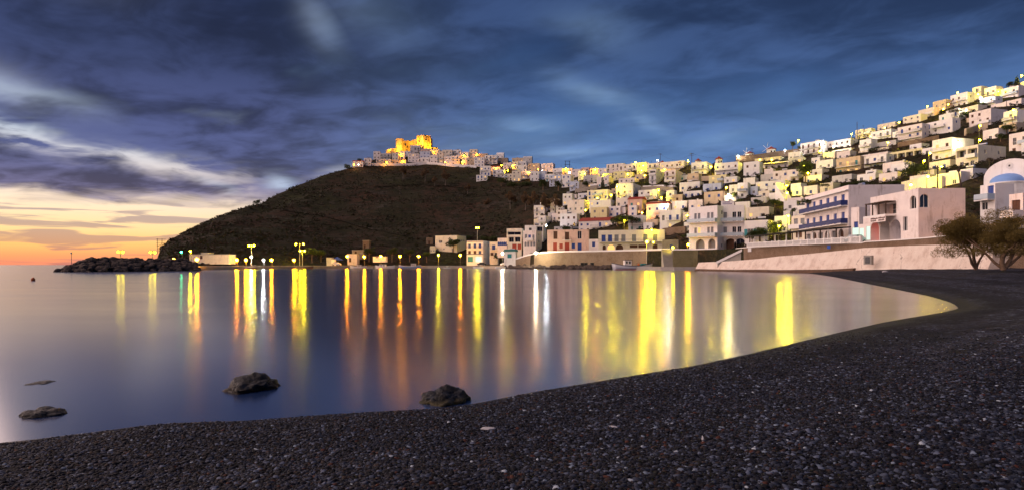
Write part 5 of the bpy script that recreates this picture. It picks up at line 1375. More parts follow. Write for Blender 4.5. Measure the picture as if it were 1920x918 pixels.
# two tamarisks on the beach
def tamarisk(x, y, D, h, limbs, seed, label, lean, off=0., wid=2.75):
    p = at(x, y, D); p.z = 1.35; rs = random.Random(seed)
    r_ = thing('tamarisk_tree', label, 'tree', p, 0, 'tamarisk trees on the beach')
    tr = MB(); ends = []
    def br(p0, d, l, r, g):
        n = 3
        for i in range(n):
            d = (d + Vector((rs.uniform(-.28,.28), rs.uniform(-.28,.28), rs.uniform(-.05,.14)))).normalized(); q = p0 + d*(l/n); tr.tube(p0, q, r, r*.86, n=7, cap=False); p0 = q; r *= .86
        ends.append(p0)
        if g:
            for _ in range(3 if g > 1 else 2): br(p0, (d + Vector((rs.uniform(-1,1), rs.uniform(-.9,.9), rs.uniform(-.25,.5)))).normalized(), l*.62, r*.62, g-1)
    for d, l, r in limbs: br(Vector((0,0,-.2)), Vector(d).normalized(), l, r, 3)
    tr.build('trunk', BARK, r_, smooth=True)
    ell = []
    for q in ends:
        if q.z > h*.34: ell.append((q+Vector((rs.uniform(-.2,.2)+off, 0, rs.uniform(.0,.3))), Vector((rs.uniform(.4,.75), rs.uniform(.4,.7), rs.uniform(.25,.45)))))
    for i in range(110):
        t = rs.uniform(0, 6.28); q = rs.random()**.5; zz = rs.random()
        ell.append((Vector((math.cos(t)*q*wid*(1-zz*.42)+off, math.sin(t)*q*2.1*(1-zz*.4), 1.0+zz*(h-1.3)*(1-.35*q*q))), Vector((rs.uniform(.35,.7), rs.uniform(.35,.6), rs.uniform(.2,.42)))))
    cr = crown(ell, 34000, .16, seed, LEAFT, .35, .2); cr.build('crown', LEAFT, r_); return r_
tamarisk(1830, 496, 52, 4.8, [((-.15,.1,1), 1.5, .17), ((.5,.2,1), 1.4, .12), ((-.9,-.2,.75), 2.2, .12)], 4, 'left tamarisk tree with a single leaning trunk at the foot of the sea wall', 0, -.35, 3.3)
tamarisk(1882, 499, 49, 5.0, [((-.35,.0,1), 1.5, .22), ((.3,.1,1), 1.5, .18), ((.9,.1,.7), 2.2, .13), ((-.9,.1,.6), 2.3, .13)], 9, 'right tamarisk tree with a thick forked trunk on the beach', 0)

# scrub on the slopes: nobody could count it
srs = random.Random(31); mb = MB(); mb2 = MB()
cnt = 0
while cnt < 15000:
    x = srs.uniform(300, 1940); 
    D0 = np.interp(x, cx, prof[:, 2, 0]); D1 = np.interp(x, cx, prof[:, 7, 0]); t = srs.random()
    D = D0 + (D1-D0)*t; X = (x-960)/F*D
    if mnoise.noise(Vector((X*.045, D*.045, 2))) + .35*mnoise.noise(Vector((X*.15, D*.15, 5))) < (.02 if x < 1050 else .16)*srs.random()*2: 
        if srs.random() < .8: continue
    z = ground(X, D); s_ = srs.uniform(.4, 1.1)*(1.5 if srs.random() < .14 else 1)
    tgt = mb if srs.random() < .62 else mb2
    for q in range(5):
        c = Vector((X, D, z)) + Vector((srs.uniform(-.6,.6), srs.uniform(-.6,.6), srs.uniform(.05,.7)))*s_
        a = Vector((srs.uniform(-1,1), srs.uniform(-1,1), srs.uniform(-.3,1))).normalized()*s_*.75; b_ = a.orthogonal().normalized()*s_*.55
        tgt.add([c-a, c+b_, c+a*.9], [(0,1,2)])
    cnt += 1
tag(mb.build('hillside_scrub', leaf_mat('scrub_green', (.014, .017, .008), (.032, .033, .014))), 'low dark scrub covering the slopes', kind='stuff')
tag(mb2.build('hillside_scrub', leaf_mat('scrub_brown', (.026, .017, .012), (.050, .035, .023))), 'low dry brown scrub covering the slopes', kind='stuff')

# ------------------------------------------------------------------ pebbles on the near beach (geometry nodes, uncounted)
def pebbles():
    keep = []
    for q in bf:
        c = BP[list(q)].mean(0); r_ = math.hypot(*c)
        if 1.2 < r_ < 15 and c[1] > .6 and abs(math.atan2(c[0], c[1])) < .98 and min(BD[k_] for k_ in q) > .02: keep.append(q)
    used = sorted({i for q in keep for i in q}); mp = {o: n for n, o in enumerate(used)}
    me = bpy.data.meshes.new('pebbles'); me.from_pydata([(BP[i][0], BP[i][1], BZ[i]) for i in used], [], [tuple(mp[i] for i in q) for q in keep]); me.update()
    at_ = me.attributes.new('dens', 'FLOAT', 'POINT')
    rr_ = np.hypot(BP[used][:, 0], BP[used][:, 1])
    at_.data.foreach_set('value', np.interp(rr_, [1, 3, 5, 8, 11, 15], [5200, 5200, 3400, 1500, 520, 60]).astype(np.float32))
    m = bpy.data.materials.new('pebble'); m.use_nodes = True; t = NT(m.node_tree); b = t.n['Principled BSDF']
    oi = t.node('ShaderNodeObjectInfo').outputs['Random']
    t.l.new(t.ramp(oi, [(0, (.0015, .002, .005)), (.30, (.005, .0065, .014)), (.55, (.015, .020, .037)), (.72, (.027, .035, .060)), (.80, (.026, .017, .016)), (.855, (.055, .020, .015)), (.87, (.044, .056, .090)), (.93, (.080, .10, .155)), (.982, (.14, .18, .25)), (.995, (.30, .35, .42))], 'CONSTANT'), b.inputs['Base Color'])
    b.inputs['Roughness'].default_value = .75; b.inputs['Specular IOR Level'].default_value = .18
    ng = bpy.data.node_groups.new('pebble_scatter', 'GeometryNodeTree')
    ng.interface.new_socket('Geometry', in_out='INPUT', socket_type='NodeSocketGeometry'); ng.interface.new_socket('Geometry', in_out='OUTPUT', socket_type='NodeSocketGeometry')
    N = ng.nodes; L = ng.links
    gi = N.new('NodeGroupInput'); go = N.new('NodeGroupOutput')
    dp = N.new('GeometryNodeDistributePointsOnFaces'); L.new(gi.outputs[0], dp.inputs['Mesh'])
    na = N.new('GeometryNodeInputNamedAttribute'); na.data_type = 'FLOAT'; na.inputs[0].default_value = 'dens'; L.new(na.outputs[0], dp.inputs['Density'])
    jn = N.new('GeometryNodeGeometryToInstance')
    for i, sc in enumerate(((1, .8, .45), (1, .65, .55), (.9, .85, .6), (1.15, .6, .35))):
        ic = N.new('GeometryNodeMeshIcoSphere'); ic.inputs['Subdivisions'].default_value = 2; ic.inputs['Radius'].default_value = 1.
        sp = N.new('GeometryNodeSetPosition'); L.new(ic.outputs[0], sp.inputs[0])
        nz = N.new('ShaderNodeTexNoise'); nz.inputs['Scale'].default_value = .9+i*.15
        ps = N.new('GeometryNodeInputPosition'); ad = N.new('ShaderNodeVectorMath'); ad.operation = 'ADD'; L.new(ps.outputs[0], ad.inputs[0]); ad.inputs[1].default_value = (i*7.7, i*3.1, 0)
        L.new(ad.outputs[0], nz.inputs['Vector'])
        sb_ = N.new('ShaderNodeVectorMath'); sb_.operation = 'MULTIPLY_ADD'; L.new(nz.outputs['Color'], sb_.inputs[0]); sb_.inputs[1].default_value = (1.1, 1.1, 1.1); sb_.inputs[2].default_value = (-.55, -.55, -.55)
        L.new(sb_.outputs[0], sp.inputs['Offset'])
        tf_ = N.new('GeometryNodeTransform'); L.new(sp.outputs[0], tf_.inputs[0]); tf_.inputs['Scale'].default_value = sc
        ss = N.new('GeometryNodeSetShadeSmooth'); L.new(tf_.outputs[0], ss.inputs[0])
        sm = N.new('GeometryNodeSetMaterial'); L.new(ss.outputs[0], sm.inputs[0]); sm.inputs['Material'].default_value = m
        L.new(sm.outputs[0], jn.inputs[0])
    io = N.new('GeometryNodeInstanceOnPoints'); L.new(dp.outputs['Points'], io.inputs['Points']); L.new(jn.outputs[0], io.inputs['Instance'])
    io.inputs['Pick Instance'].default_value = True
    rv = N.new('FunctionNodeRandomValue'); rv.data_type = 'FLOAT_VECTOR'; rv.inputs[0].default_value = (-.5, -.5, 0); rv.inputs[1].default_value = (.5, .5, 6.28)
    L.new(rv.outputs[0], io.inputs['Rotation'])
    rsn = N.new('FunctionNodeRandomValue'); rsn.data_type = 'FLOAT'; rsn.inputs[2].default_value = 0; rsn.inputs[3].default_value = 1; rsn.inputs['Seed'].default_value = 3
    pw = N.new('ShaderNodeMath'); pw.operation = 'POWER'; L.new(rsn.outputs[1], pw.inputs[0]); pw.inputs[1].default_value = 4.5
    ml = N.new('ShaderNodeMath'); ml.operation = 'MULTIPLY_ADD'; L.new(pw.outputs[0], ml.inputs[0]); ml.inputs[1].default_value = .017; ml.inputs[2].default_value = .0060
    L.new(ml.outputs[0], io.inputs['Scale'])
    L.new(io.outputs[0], go.inputs[0])
    o = link('pebbles', me); tag(o, 'dark grey pebbles with a few white and red ones covering the beach', kind='stuff')
    md = o.modifiers.new('scatter', 'NODES'); md.node_group = ng
pebbles()

# ------------------------------------------------------------------ promenade: balustrade, pergola, stairs, signs
def along(pts, t):
    """point on a polyline of (column, D) at parameter t"""
    P_ = [Vector(((x-960)/F*D, D, 0)) for x, D in pts]; L_ = [(b_-a).length for a, b_ in zip(P_[:-1], P_[1:])]; s_ = t*sum(L_)
    for a, b_, l in zip(P_[:-1], P_[1:], L_):
        if s_ <= l + 1e-6: return a + (b_-a)*(s_/l), (b_-a).normalized()
        s_ -= l
    return P_[-1], (P_[-1]-P_[-2]).normalized()
bl = [(1402,139.7),(1500,119.6),(1614,101.2)]
p0, _ = along(bl, 0); bal = thing('balustrade', 'white balustrade with short pillars on top of the brown terrace wall', 'balustrade', (p0.x, p0.y, 5.45))
nb = 15; zb = lambda t: 5.35+.16+(5.0-5.35)*t-5.45
for i in range(nb+1):
    q, d = along(bl, i/nb); q = q-p0; z_ = zb(i/nb); a_ = math.atan2(d.y, d.x)
    mb = MB(); mb.box(-.17, .17, -.17, .17, z_, z_+1.1); mb.build('pillar', WHITE, bal, (q.x, q.y, .0), a_)
    if i < nb:
        q2, _ = along(bl, (i+1)/nb); q2 = q2-p0; mid = (q+q2)/2; l = (q2-q).length; z2 = (z_+zb((i+1)/nb))/2
        mb = MB(); mb.box(-l/2+.17, l/2-.17, -.1, .1, z2+.85, z2+1.0); mb.box(-l/2+.17, l/2-.17, -.1, .1, z2, z2+.12)
        nn = max(3, int(l/.35))
        for k_ in range(nn): x_ = -l/2+.3+(l-.6)*k_/(nn-1); mb.box(x_-.06, x_+.06, -.06, .06, z2+.12, z2+.85)
        mb.build('panel', WHITE, bal, (mid.x, mid.y, 0), a_)
pg = [(1406,143.5),(1500,123),(1568,112.5)]
p0, _ = along(pg, 0); per = thing('pergola', 'long black flat-roofed pergola over the promenade in front of the blue-balconied hotel', 'pergola', (p0.x, p0.y, 5.2))
cvs = MB(); npg = 14; vs = []; fs = []
for i in range(npg+1):
    q, d = along(pg, i/npg); q = q-p0; nrm = Vector((-d.y, d.x, 0)); nrm = nrm if nrm.y > 0 else -nrm; z_ = 2.75+.012*i
    vs += [q-nrm*.6+Vector((0,0,z_)), q-nrm*.6+Vector((0,0,z_+.22)), q+nrm*3.6+Vector((0,0,z_+.45)), q+nrm*3.6+Vector((0,0,z_+.25))]
    mb = MB(); mb.box(-.09, .09, -.09, .09, 0, z_-.004); mb.build('post', WHITE if i % 2 else WOODD, per, q, math.atan2(d.y, d.x))
for i in range(npg): a = 4*i; fs += [(a,a+4,a+5,a+1),(a+1,a+5,a+6,a+2),(a+2,a+6,a+7,a+3),(a+3,a+7,a+4,a)]
fs += [(0,1,2,3),(4*npg+3,4*npg+2,4*npg+1,4*npg)]
cvs.add(vs, fs); cvs.build('canopy', mat('black_canvas', (.018, .017, .018), .8, .2, 2), per)
def sign_plate(x, y, D, w, h, m, label):
    p = at(x, y, D); mb = MB(); mb.box(-w/2, w/2, -.04, .0, -h/2, h/2); o = mb.build('wall_sign', m, loc=p, rz=-math.atan2(p.x, p.y)-.3); tag(o, label, 'sign')
sign_plate(1405.5, 468, 138.2, .75, .85, WHITE, 'small blank white sign on the brown terrace wall under the pergola corner')
sign_plate(1554, 463, 109.8, .55, .6, mat('sign_blue', (.03, .10, .42), .5, 0), 'small round-looking blue sign on the brown terrace wall')
p = at(1245, 492, 176); st = thing('stone_stair', 'stair with white sloping parapet from the quay up to the yellow hotel', 'stair', (p.x, p.y, .95), -.1)
for i in range(12):
    mb = MB(); mb.box(-.6, 2.2, -4.2+i*.42, -4.2+(i+1)*.42-.003, 0, .42*(i+1)); mb.build('step', CONC, st)
mb = MB(); mb.add([(2.25,-4.4,0),(2.55,-4.4,0),(2.55,.9,0),(2.25,.9,0),(2.25,-4.4,.9),(2.55,-4.4,.9),(2.55,.9,6.0),(2.25,.9,6.0)], [(0,3,2,1),(4,5,6,7),(0,1,5,4),(1,2,6,5),(2,3,7,6),(3,0,4,7)]); mb.build('parapet', WHITE, st)
p = at(1372, 489, 145.5); st = thing('stone_stair', 'stair with white balustrade climbing the brown wall right of the arched hotel', 'stair', (p.x, p.y, 2.2), -.55)
for i in range(10):
    mb = MB(); mb.box(-3.0+i*.6, -3.0+(i+1)*.6-.003, -1.3, .4, -1.5, .30*(i+1)); mb.build('step', CONC, st)
mb = MB(); mb.add([(-3.2,-1.6,-.5),(3.0,-1.6,2.6),(3.0,-1.35,2.6),(-3.2,-1.35,-.5),(-3.2,-1.6,.1),(3.0,-1.6,3.15),(3.0,-1.35,3.15),(-3.2,-1.35,.1)], [(0,3,2,1),(4,5,6,7),(0,1,5,4),(1,2,6,5),(2,3,7,6),(3,0,4,7)]); mb.build('parapet', WHITE, st)
# bright stairway climbing between the houses
p = at(1478, 374, hitD(1478, 374)-1.5); st = thing('stairway', 'steep whitewashed stairway lit yellow, climbing between houses above the arched hotel', 'stair', p, 0)
for i in range(22):
    mb = MB(); mb.box(-1.3, 1.3, i*.34, (i+1)*.34-.003, -2, .30*(i+1)); mb.build('step', WHITE, st)

# ------------------------------------------------------------------ boats
def boat(x, D, Lpx, label, hullm, stripe, cabin=None, mast=0., rz=0., sheer=.35, group='boats moored along the quay'):
    L_ = Lpx/F*D; B = L_*.30; H = L_*.078+.15; p = at(x, 500, D)
    r_ = thing('moored_boat', label, 'boat', (p.x, p.y, 0), rz, group)
    n = 14; st_ = []
    for i in range(n+1):
        u_ = i/n; w = B/2*math.sin(math.pi*min(1, max(0, (.10+.86*u_))))**.62 if 0 < u_ < 1 else B*.05
        sh_ = H*(1+sheer*(2*u_-1)**2*1.6); xx = (u_-.5)*L_
        st_.append([(xx*(.88), 0, -.3), (xx*.94, -w*.62, -.05), (xx, -w*.98, sh_*.55), (xx*1.02, -w, sh_), (xx*1.02, w, sh_), (xx, w*.98, sh_*.55), (xx*.94, w*.62, -.05)])
    hb = MB(); sb_ = MB(); db = MB()
    for a, b_ in zip(st_[:-1], st_[1:]):
        hb.add([a[0], b_[0], b_[1], a[1]], [(0,1,2,3)]); hb.add([a[1], b_[1], b_[2], a[2]], [(0,1,2,3)]); hb.add([a[2], b_[2], b_[3], a[3]], [(0,1,2,3)])
        hb.add([a[0], b_[0], b_[6], a[6]], [(0,3,2,1)]); hb.add([a[6], b_[6], b_[5], a[5]], [(0,3,2,1)]); hb.add([a[5], b_[5], b_[4], a[4]], [(0,3,2,1)])
        def up(q, o_=0, k_=1.012): return (q[0], q[1]*k_, q[2]+o_)
        for s0, s1 in ((3, 3), (4, 4)): sb_.add([up(a[s0], -.02), up(b_[s0], -.02), up(b_[s0], H*.16), up(a[s0], H*.16)], [(0,1,2,3)])
        db.add([up(a[3], -H*.12, .97), up(b_[3], -H*.12, .97), up(b_[4], -H*.12, .97), up(a[4], -H*.12, .97)], [(0,1,2,3)])
    hb.build('hull', hullm, r_, smooth=True); sb_.build('gunwale', stripe, r_); db.build('deck', mat('deck_wood', (.30, .22, .15), .8, .2, 3), r_)
    if cabin:
        c0, cl, chh = cabin; x0 = (c0-.5)*L_; w = B*.28; z0 = H*.85
        mb = MB(); mb.box(x0, x0+cl*L_, -w, w, z0, z0+chh*L_); cb_ = mb.build('cabin', WHITE, r_)
        mb = MB(); mb.box(x0-.15, x0+cl*L_+.25, -w-.15, w+.15, z0+chh*L_+.004, z0+chh*L_+.12); mb.build('cabin_roof', WOODD if Lpx > 60 else WHITE, cb_)
        for f in (.18, .62):
            mb = MB(); mb.box(x0+cl*L_*f, x0+cl*L_*(f+.24), -w-.03, -w-.003, z0+chh*L_*.48, z0+chh*L_*.85); mb.build('window', SHUT['k'], cb_)
    if mast:
        mb = MB(); mb.tube((L_*.02, 0, H*.8), (L_*.02, 0, H+mast), .06, .035, n=5); mb.build('mast', POLE, r_)
    return r_
HW = mat('hull_white', (.70, .70, .72), .45, .06, 2); HB_ = mat('hull_blue', (.30, .38, .55), .45, .06, 2); HBR = mat('hull_brown', (.16, .08, .05), .5, .15, 2); GUN = mat('gunwale_navy', (.015, .018, .05), .5, 0); REDP = mat('antifoul_red', (.45, .10, .07), .6, .1, 2)
fb = boat(1185, 182, 76, 'white wooden fishing boat with dark gunwale and brown-roofed wheelhouse at the stone quay', HW, GUN, (.30, .17, .16), 3.4, 0.05, .5)
L_ = 76/F*182; H_ = L_*.078+.15
mb = MB(); mb.box(L_*.22, L_*.34, -.6, .6, H_*.9, H_*.9+.9); mb.build('net_heap', mat('net_teal', (.03, .22, .26), .9, .4, 4), fb)
mb = MB(); mb.box(-L_*.46, L_*.30, -L_*.138, -L_*.1385+.02, .02, .22); mb.build('waterline_band', REDP, fb)
mb = MB(); mb.tube((-L_*.49, 0, H_*1.2), (-L_*.49, 0, H_*1.2+.7), .14, n=6); mb.build('bollard', WOODD, fb)
mb = MB(); mb.tube((L_*.49, 0, H_*1.2), (L_*.49, 0, H_*1.2+.9), .14, n=6); mb.build('bollard', WOODD, fb)
boat(470, 205, 26, 'brown sailing boat moored under the pinkish-white lamp', HBR, HW, (.4, .25, .09), 6.0, -.1)
boat(572, 236, 30, 'long low brown boat moored below the twin lamps', HBR, GUN, None, 0, .1, .3)
boat(672, 252, 30, 'small white cabin boat, leftmost of three under the amber lamps', HW, HW, (.42, .24, .12), 0, .15)
boat(722, 254, 36, 'white boat with two dark cabin windows, middle of three under amber lamps', HW, HW, (.22, .32, .11), 2.5, -.05)
boat(768, 256, 40, 'pale blue boat with high stern cabin, rightmost of three under amber lamps', HB_, HW, (.58, .2, .13), 0, 0)
boat(692, 258, 14, 'tiny white dinghy between two cabin boats', HW, HW, None, 0, .6)
boat(838, 256, 13, 'tiny motor dinghy below the plain cube house', HW, GUN, (.45, .2, .2), 0, .3)
boat(897, 254, 20, 'white rowing boat beside the riprap below the parked black car', HW, HW, None, 0, .05)
boat(938, 236, 20, 'white rowing boat at the left end of the riprap', HW, HW, None, 0, -.1)
mb = MB(); mb.lathe([(0, -.1), (.16, 0), (.18, .16), (.07, .3), (0, .34)], 10); q = at(62, 526, 58)
tag(mb.build('buoy', mat('buoy_orange', (.45, .10, .03), .6, 0), loc=(q.x, q.y, 0)), 'small orange buoy floating alone at far left', 'buoy')

# ------------------------------------------------------------------ cars
def car(x, D, z, rz, m, label, van=False):
    p = at(x, 480, D); r_ = thing('parked_car', label, 'car', (p.x, p.y, z), rz, 'cars parked on the waterfront')
    pr = [(-2.0,.35),(-2.05,.75),(-1.9,.95),(-1.35,1.02),(-.75,1.48),(.75,1.50),(1.35,1.05),(1.95,.9),(2.05,.6),(2.0,.35)] if not van else [(-2.1,.35),(-2.15,.9),(-1.7,1.1),(-1.2,1.95),(2.0,2.0),(2.1,.9),(2.05,.35)]
    mb = MB(); n = len(pr); vs = []
    for s_, k_ in ((-.82, 1), (-.72, 0), (.72, 0), (.82, 1)): pass
    rows_ = [[(xx, s_*(.82 if zz < 1.1 else .66), zz) for xx, zz in pr] for s_ in (-1, 1)]
    mb.add(rows_[0]+rows_[1], [tuple(range(n)), tuple(range(2*n-1, n-1, -1))]+[(i, n+i, n+(i+1) % n, (i+1) % n) for i in range(n)]); mb.build('body', m, r_)
    for s_ in (-1, 1):
        mb = MB(); y_ = s_*.745
        mb.add([(-1.15,s_*.80,1.05),(1.15,s_*.80,1.05),(.72,s_*.685,1.43),(-.72,s_*.685,1.43)], [(0,1,2,3)]); mb.build('side_window', SHUT['k'], r_)
        for xx in (-1.25, 1.25):
            mb = MB(); mb.tube((xx, s_*.62, .32), (xx, s_*.86, .32), .32, n=14); w = mb.build('wheel', mat('tyre', (.015, .015, .016), .9, 0), r_)
            mb = MB(); mb.tube((xx, s_*.861, .32), (xx, s_*.875, .32), .18, n=10); mb.build('rim', STEEL, w)
    for xx in (-2.07, 2.07):
        for s_ in (-.55, .55): mb = MB(); mb.box(xx-.02, xx+.02, s_-.15, s_+.15, .66, .8); mb.build('headlight' if xx < 0 else 'tail_light', FRAME if xx < 0 else REDP, r_)
    return r_
car(903, 276, 1.12, .1, mat('car_black', (.012, .012, .015), .3, 0, spec=.6), 'black car parked below the blue-trimmed house')
car(1604, 105.5, 5.15, .55, mat('car_pale', (.42, .46, .46), .35, 0, spec=.6), 'pale green-grey car parked behind the balustrade end by the pink buildings')
car(1207, 206, .95, .05, mat('van_orange', (.55, .13, .04), .5, .1, 2), 'orange pickup van on the quay behind the fishing boat', True)
car(1806, 80, 5.15, .5, mat('car_red', (.40, .02, .015), .35, 0, spec=.6), 'red car behind the left beach tree')
car(338, 188, 1.12, .2, mat('car_red', (.40, .02, .015), .35, 0), 'red car by the leftmost amber quay lamps'); car(348, 190, 1.12, .1, mat('van_orange', (.55, .13, .04), .5, 0), 'orange car right of the red car on the quay')
car(630, 262, 1.12, .0, mat('car_white', (.6, .6, .6), .4, 0), 'white car on the quay left of the stone ruin')

# ------------------------------------------------------------------ quay sheds, ruins, masts
def shed(x0, x1, yt, yb, D, m, label, name='shed', dep=4., roofm=None):
    a, b_ = at(x0, yb, D), at(x1, yb, D); w = b_.x-a.x; h = (yb-yt)/F*D; r_ = thing(name, label, 'shed', ((a.x+b_.x)/2, D, b_.z), 0)
    mb = MB(); wall_panel(mb, w, 0, h, [('door', -w*.2, .02, min(1.0, w*.3), min(2.0, h*.75), 'n')] if w > 3 else [], .15, lambda u_, d_, z_: (u_, d_, z_))
    mb.add([(-w/2,0,0),(-w/2,dep,0),(-w/2,dep,h),(-w/2,0,h)], [(0,3,2,1)]); mb.add([(w/2,0,0),(w/2,dep,0),(w/2,dep,h),(w/2,0,h)], [(0,1,2,3)]); mb.box(-w/2, w/2, .2, dep, -2, -.002)
    mb.add([(-w/2,dep,0),(w/2,dep,0),(w/2,dep,h),(-w/2,dep,h)], [(0,3,2,1)])
    mb.build('wall', m, r_)
    if w > 3: link('door', win_mesh('door', min(1.0, w*.3), min(2.0, h*.75), 'n'), r_, (-w*.2, .04, .02))
    mb = MB(); mb.box(-w/2-.15, w/2+.15, -.2, dep+.15, h+.003, h+.18); mb.build('roof', roofm or ROOFG, r_)
shed(355, 429, 477, 485, 235, WALLS['cream'], 'long low pale shed at the foot of the headland', dep=6)
shed(377, 391, 474, 477.4, 236, WALLS['cream'], 'small raised block on top of the long low pale shed', dep=4)
shed(612, 622, 483, 491.5, 279, WALLS['grey'], 'small grey box hut at the left of the quay sheds', dep=2.5)
shed(621, 628, 486, 494, 272, WHITE, 'white upright box beside the grey hut on the quay', dep=1.5)
shed(651, 669, 476, 491, 290, WALLS['pink'], 'pale windowless block house behind the amber quay lamps', dep=5)
shed(660, 683, 469, 478, 298, WALLS['stone'], 'broken stone ruin above the pale block house', dep=5)
shed(699, 724, 481, 483, 284, WHITE, 'white flat canopy shelter on the quay under an amber lamp', name='shelter', dep=3)
shed(680, 692, 451, 466, 312, WALLS['brown'], 'small square stone ruin on the slope above the quay', dep=4)
q = at(620, 480, 276); mb = MB(); mb.add([(-2.4,-2,0),(2.4,-2,0),(2.4,2,0),(-2.4,2,0),(0,0,1.6)], [(0,1,4),(1,2,4),(2,3,4),(3,0,4),(3,2,1,0)])
tag(mb.build('tarpaulin', mat('blue_tarp', (.03, .07, .30), .6, .1, 2), loc=(q.x+3, q.y, 3.6)), 'blue tarpaulin tent behind the white upright box', 'tarpaulin')
q = at(1090, 492, 213); r_ = thing('waste_bins', 'row of dark waste bins against the stone embankment', 'bin', (q.x, q.y+1.5, .95))
for i, (dx, w) in enumerate(((0, 1.1), (1.25, 1.1), (3.4, 1.2))):
    mb = MB(); mb.box(dx, dx+w, 0, .9, 0, 1.2); mb.box(dx-.04, dx+w+.04, -.05, .95, 1.203, 1.32); mb.build('bin', mat('bin_dark', (.02, .025, .03), .6, 0), r_)
# power poles and wires along the ridge
POLES = []
def upole(x, yt, yb, label, D=None, arms=1):
    D = hitD(x, yb) if D is None else D; p = at(x, yb, D); h = (yb-yt)/F*D; r_ = thing('utility_pole', label, 'pole', p, 0, 'utility poles in the town')
    mb = MB(); mb.tube((0,0,-1), (0,0,h), .16, .11, n=6); mb.build('pole', WOODD, r_)
    for a in range(arms): mb = MB(); mb.bar((-1.1,0,h-.4-a*.9), (1.1,0,h-.4-a*.9), .14, .14); mb.build('crossarm', WOODD, r_)
    POLES.append((x, at(x, yt, D))); return r_
upole(1238, 288, 318, 'utility pole rising over the long pink building near the first windmill')
upole(1297, 287, 318, 'utility pole right of the bright corner building, with two crossarms', arms=2)
upole(1410, 278, 300, 'utility pole beside the left floodlit windmill')
upole(1607, 229, 262, 'thin mast pole on the skyline of the upper right houses', arms=0)
upole(1758, 311, 352, 'dark utility pole above the pink arched building', D=128)
upole(1887, 187, 212, 'utility pole by the lit garden wall at the right edge')
upole(1470, 345, 375, 'utility pole left of the bright stairway')
upole(1356, 332, 392, 'utility pole beside the lamp-lit yellow alley above the arched hotel')
upole(1233, 355, 388, 'utility pole in front of the lamp-lit yellow wall')
p = at(1801, 352, 112); r_ = thing('utility_pole', 'leaning brown pole above the right end of the pink arched building', 'pole', p, 0, 'utility poles in the town'); mb = MB(); mb.tube((.4,0,-1.5), (-.35,0,3.0), .17, .12, n=6); mb.build('pole', WOODD, r_); mb = MB(); mb.lathe([(.02,3.5),(.3,3.2),(.2,2.9)], 8, c=(-.35,0)); mb.build('cap', WOODD, r_)
D = hitD(1064, 328); p = at(1064, 326, D); r_ = thing('pylon', 'dark H-frame power pylon on the saddle skyline', 'pylon', p)
h = 24/F*D
for sx in (-1.6, 1.6): mb = MB(); mb.tube((sx,0,-1), (sx,0,h), .22, .18, n=6); mb.build('leg', IRON, r_)
for f in (.98, .72, .4): mb = MB(); mb.bar((-2.3,0,h*f), (2.3,0,h*f), .25, .25); mb.build('crossarm', IRON, r_)
POLES.append((1064, at(1064, 303, D)))
POLES.sort(key=lambda q: q[0]); rl = [q for q in POLES if q[0] in (1064, 1238, 1297, 1410)]
for i, ((xa, a), (xb, b_)) in enumerate(zip(rl[:-1], rl[1:])):
    mb = MB(); n = 10
    for k_ in range(n):
        f0, f1 = k_/n, (k_+1)/n; sag = 3.5
        mb.tube(a+(b_-a)*f0-Vector((0,0,.3+sag*4*f0*(1-f0))), a+(b_-a)*f1-Vector((0,0,.3+sag*4*f1*(1-f1))), .035, n=3, cap=False)
    tag(mb.build('power_line', IRON), 'thin sagging power line on the ridge, %s span from the left' % ORD[i], 'cable', 'power lines on the ridge')
# lattice antenna at the tip of the headland
D = 290; p = at(299, 472, D); r_ = thing('antenna_mast', 'lattice antenna frame standing at the tip of the headland', 'antenna', p); s_ = D/F
for sx in (-1.0, 1.2): mb = MB(); mb.tube((sx,0,-1), (sx,0,25*s_), .11, n=5); mb.build('leg', IRON, r_)
for zz in (12, 17, 21, 24): mb = MB(); mb.bar((-1.6,0,zz*s_), (3.0,0,zz*s_), .12, .12); mb.build('rail', IRON, r_)
for k_ in range(3): mb = MB(); mb.bar((-1.0,0,k_*5*s_), (1.2,0,(k_+1)*5*s_), .1, .1); mb.build('brace', IRON, r_)
# driftwood and a few larger pale stones on the beach
for i, (x, y, w, lab) in enumerate(((915,804,.05,'pale flat stone lying alone on the pebbles right of centre'),(1318,824,.06,'white stick of driftwood on the dark pebbles'),(1150,800,.03,'small pale stone on the pebbles below the orange reflection'),(1660,504,.5,'white stone on the beach by the sea wall'))):
    D = 1.2*F/(y-HOR)
    for _ in range(6):
        zz, _d = beach_z(np.array([[(x-960)/F*D, D]])); D = (EYE-zz[0])*F/max(y-HOR, 1); D = min(D, 75)
    o = link('beach_stone', BM_[i], None, ((x-960)/F*D, D, zz[0]+w*.12), i*1.3, (w*(1.0 if i != 1 else 1.2), w*(.7 if i != 1 else .12), w*(.4 if i != 1 else .12)))
    me = BM_[i].copy(); me.materials.clear(); me.materials.append(mat('pale_stone', (.42, .42, .45), .7, .15, 8)); o.data = me; tag(o, lab, 'stone' if i != 1 else 'driftwood')

# footpath slanting down the dark hillside
for k_, pl in enumerate(([(497,389),(530,395),(570,400),(610,407),(650,417),(690,429),(730,437),(770,446)], [(700,352),(740,349),(790,347),(840,350),(880,356)])):
    pts_ = []
    for x, y in pl:
        D = hitD(x, y); pts_.append(Vector(((x-960)/F*D, D, 0)))
    mb = MB(); vs = []
    for a, b_ in zip(pts_[:-1], pts_[1:]):
        for i in range(10):
            q = a+(b_-a)*(i/10); vs.append((q.x, q.y-.7, max(ground(q.x, q.y-.7), ground(q.x, q.y+.7))+.25)); vs.append((q.x, q.y+.7, ground(q.x, q.y+.7)+.3))
    mb.add(vs, [(2*i, 2*i+2, 2*i+3, 2*i+1) for i in range(len(vs)//2-1)]); tag(mb.build('path', mat('path_earth', (.085, .066, .052), 1., .3, .4)), kind='structure')

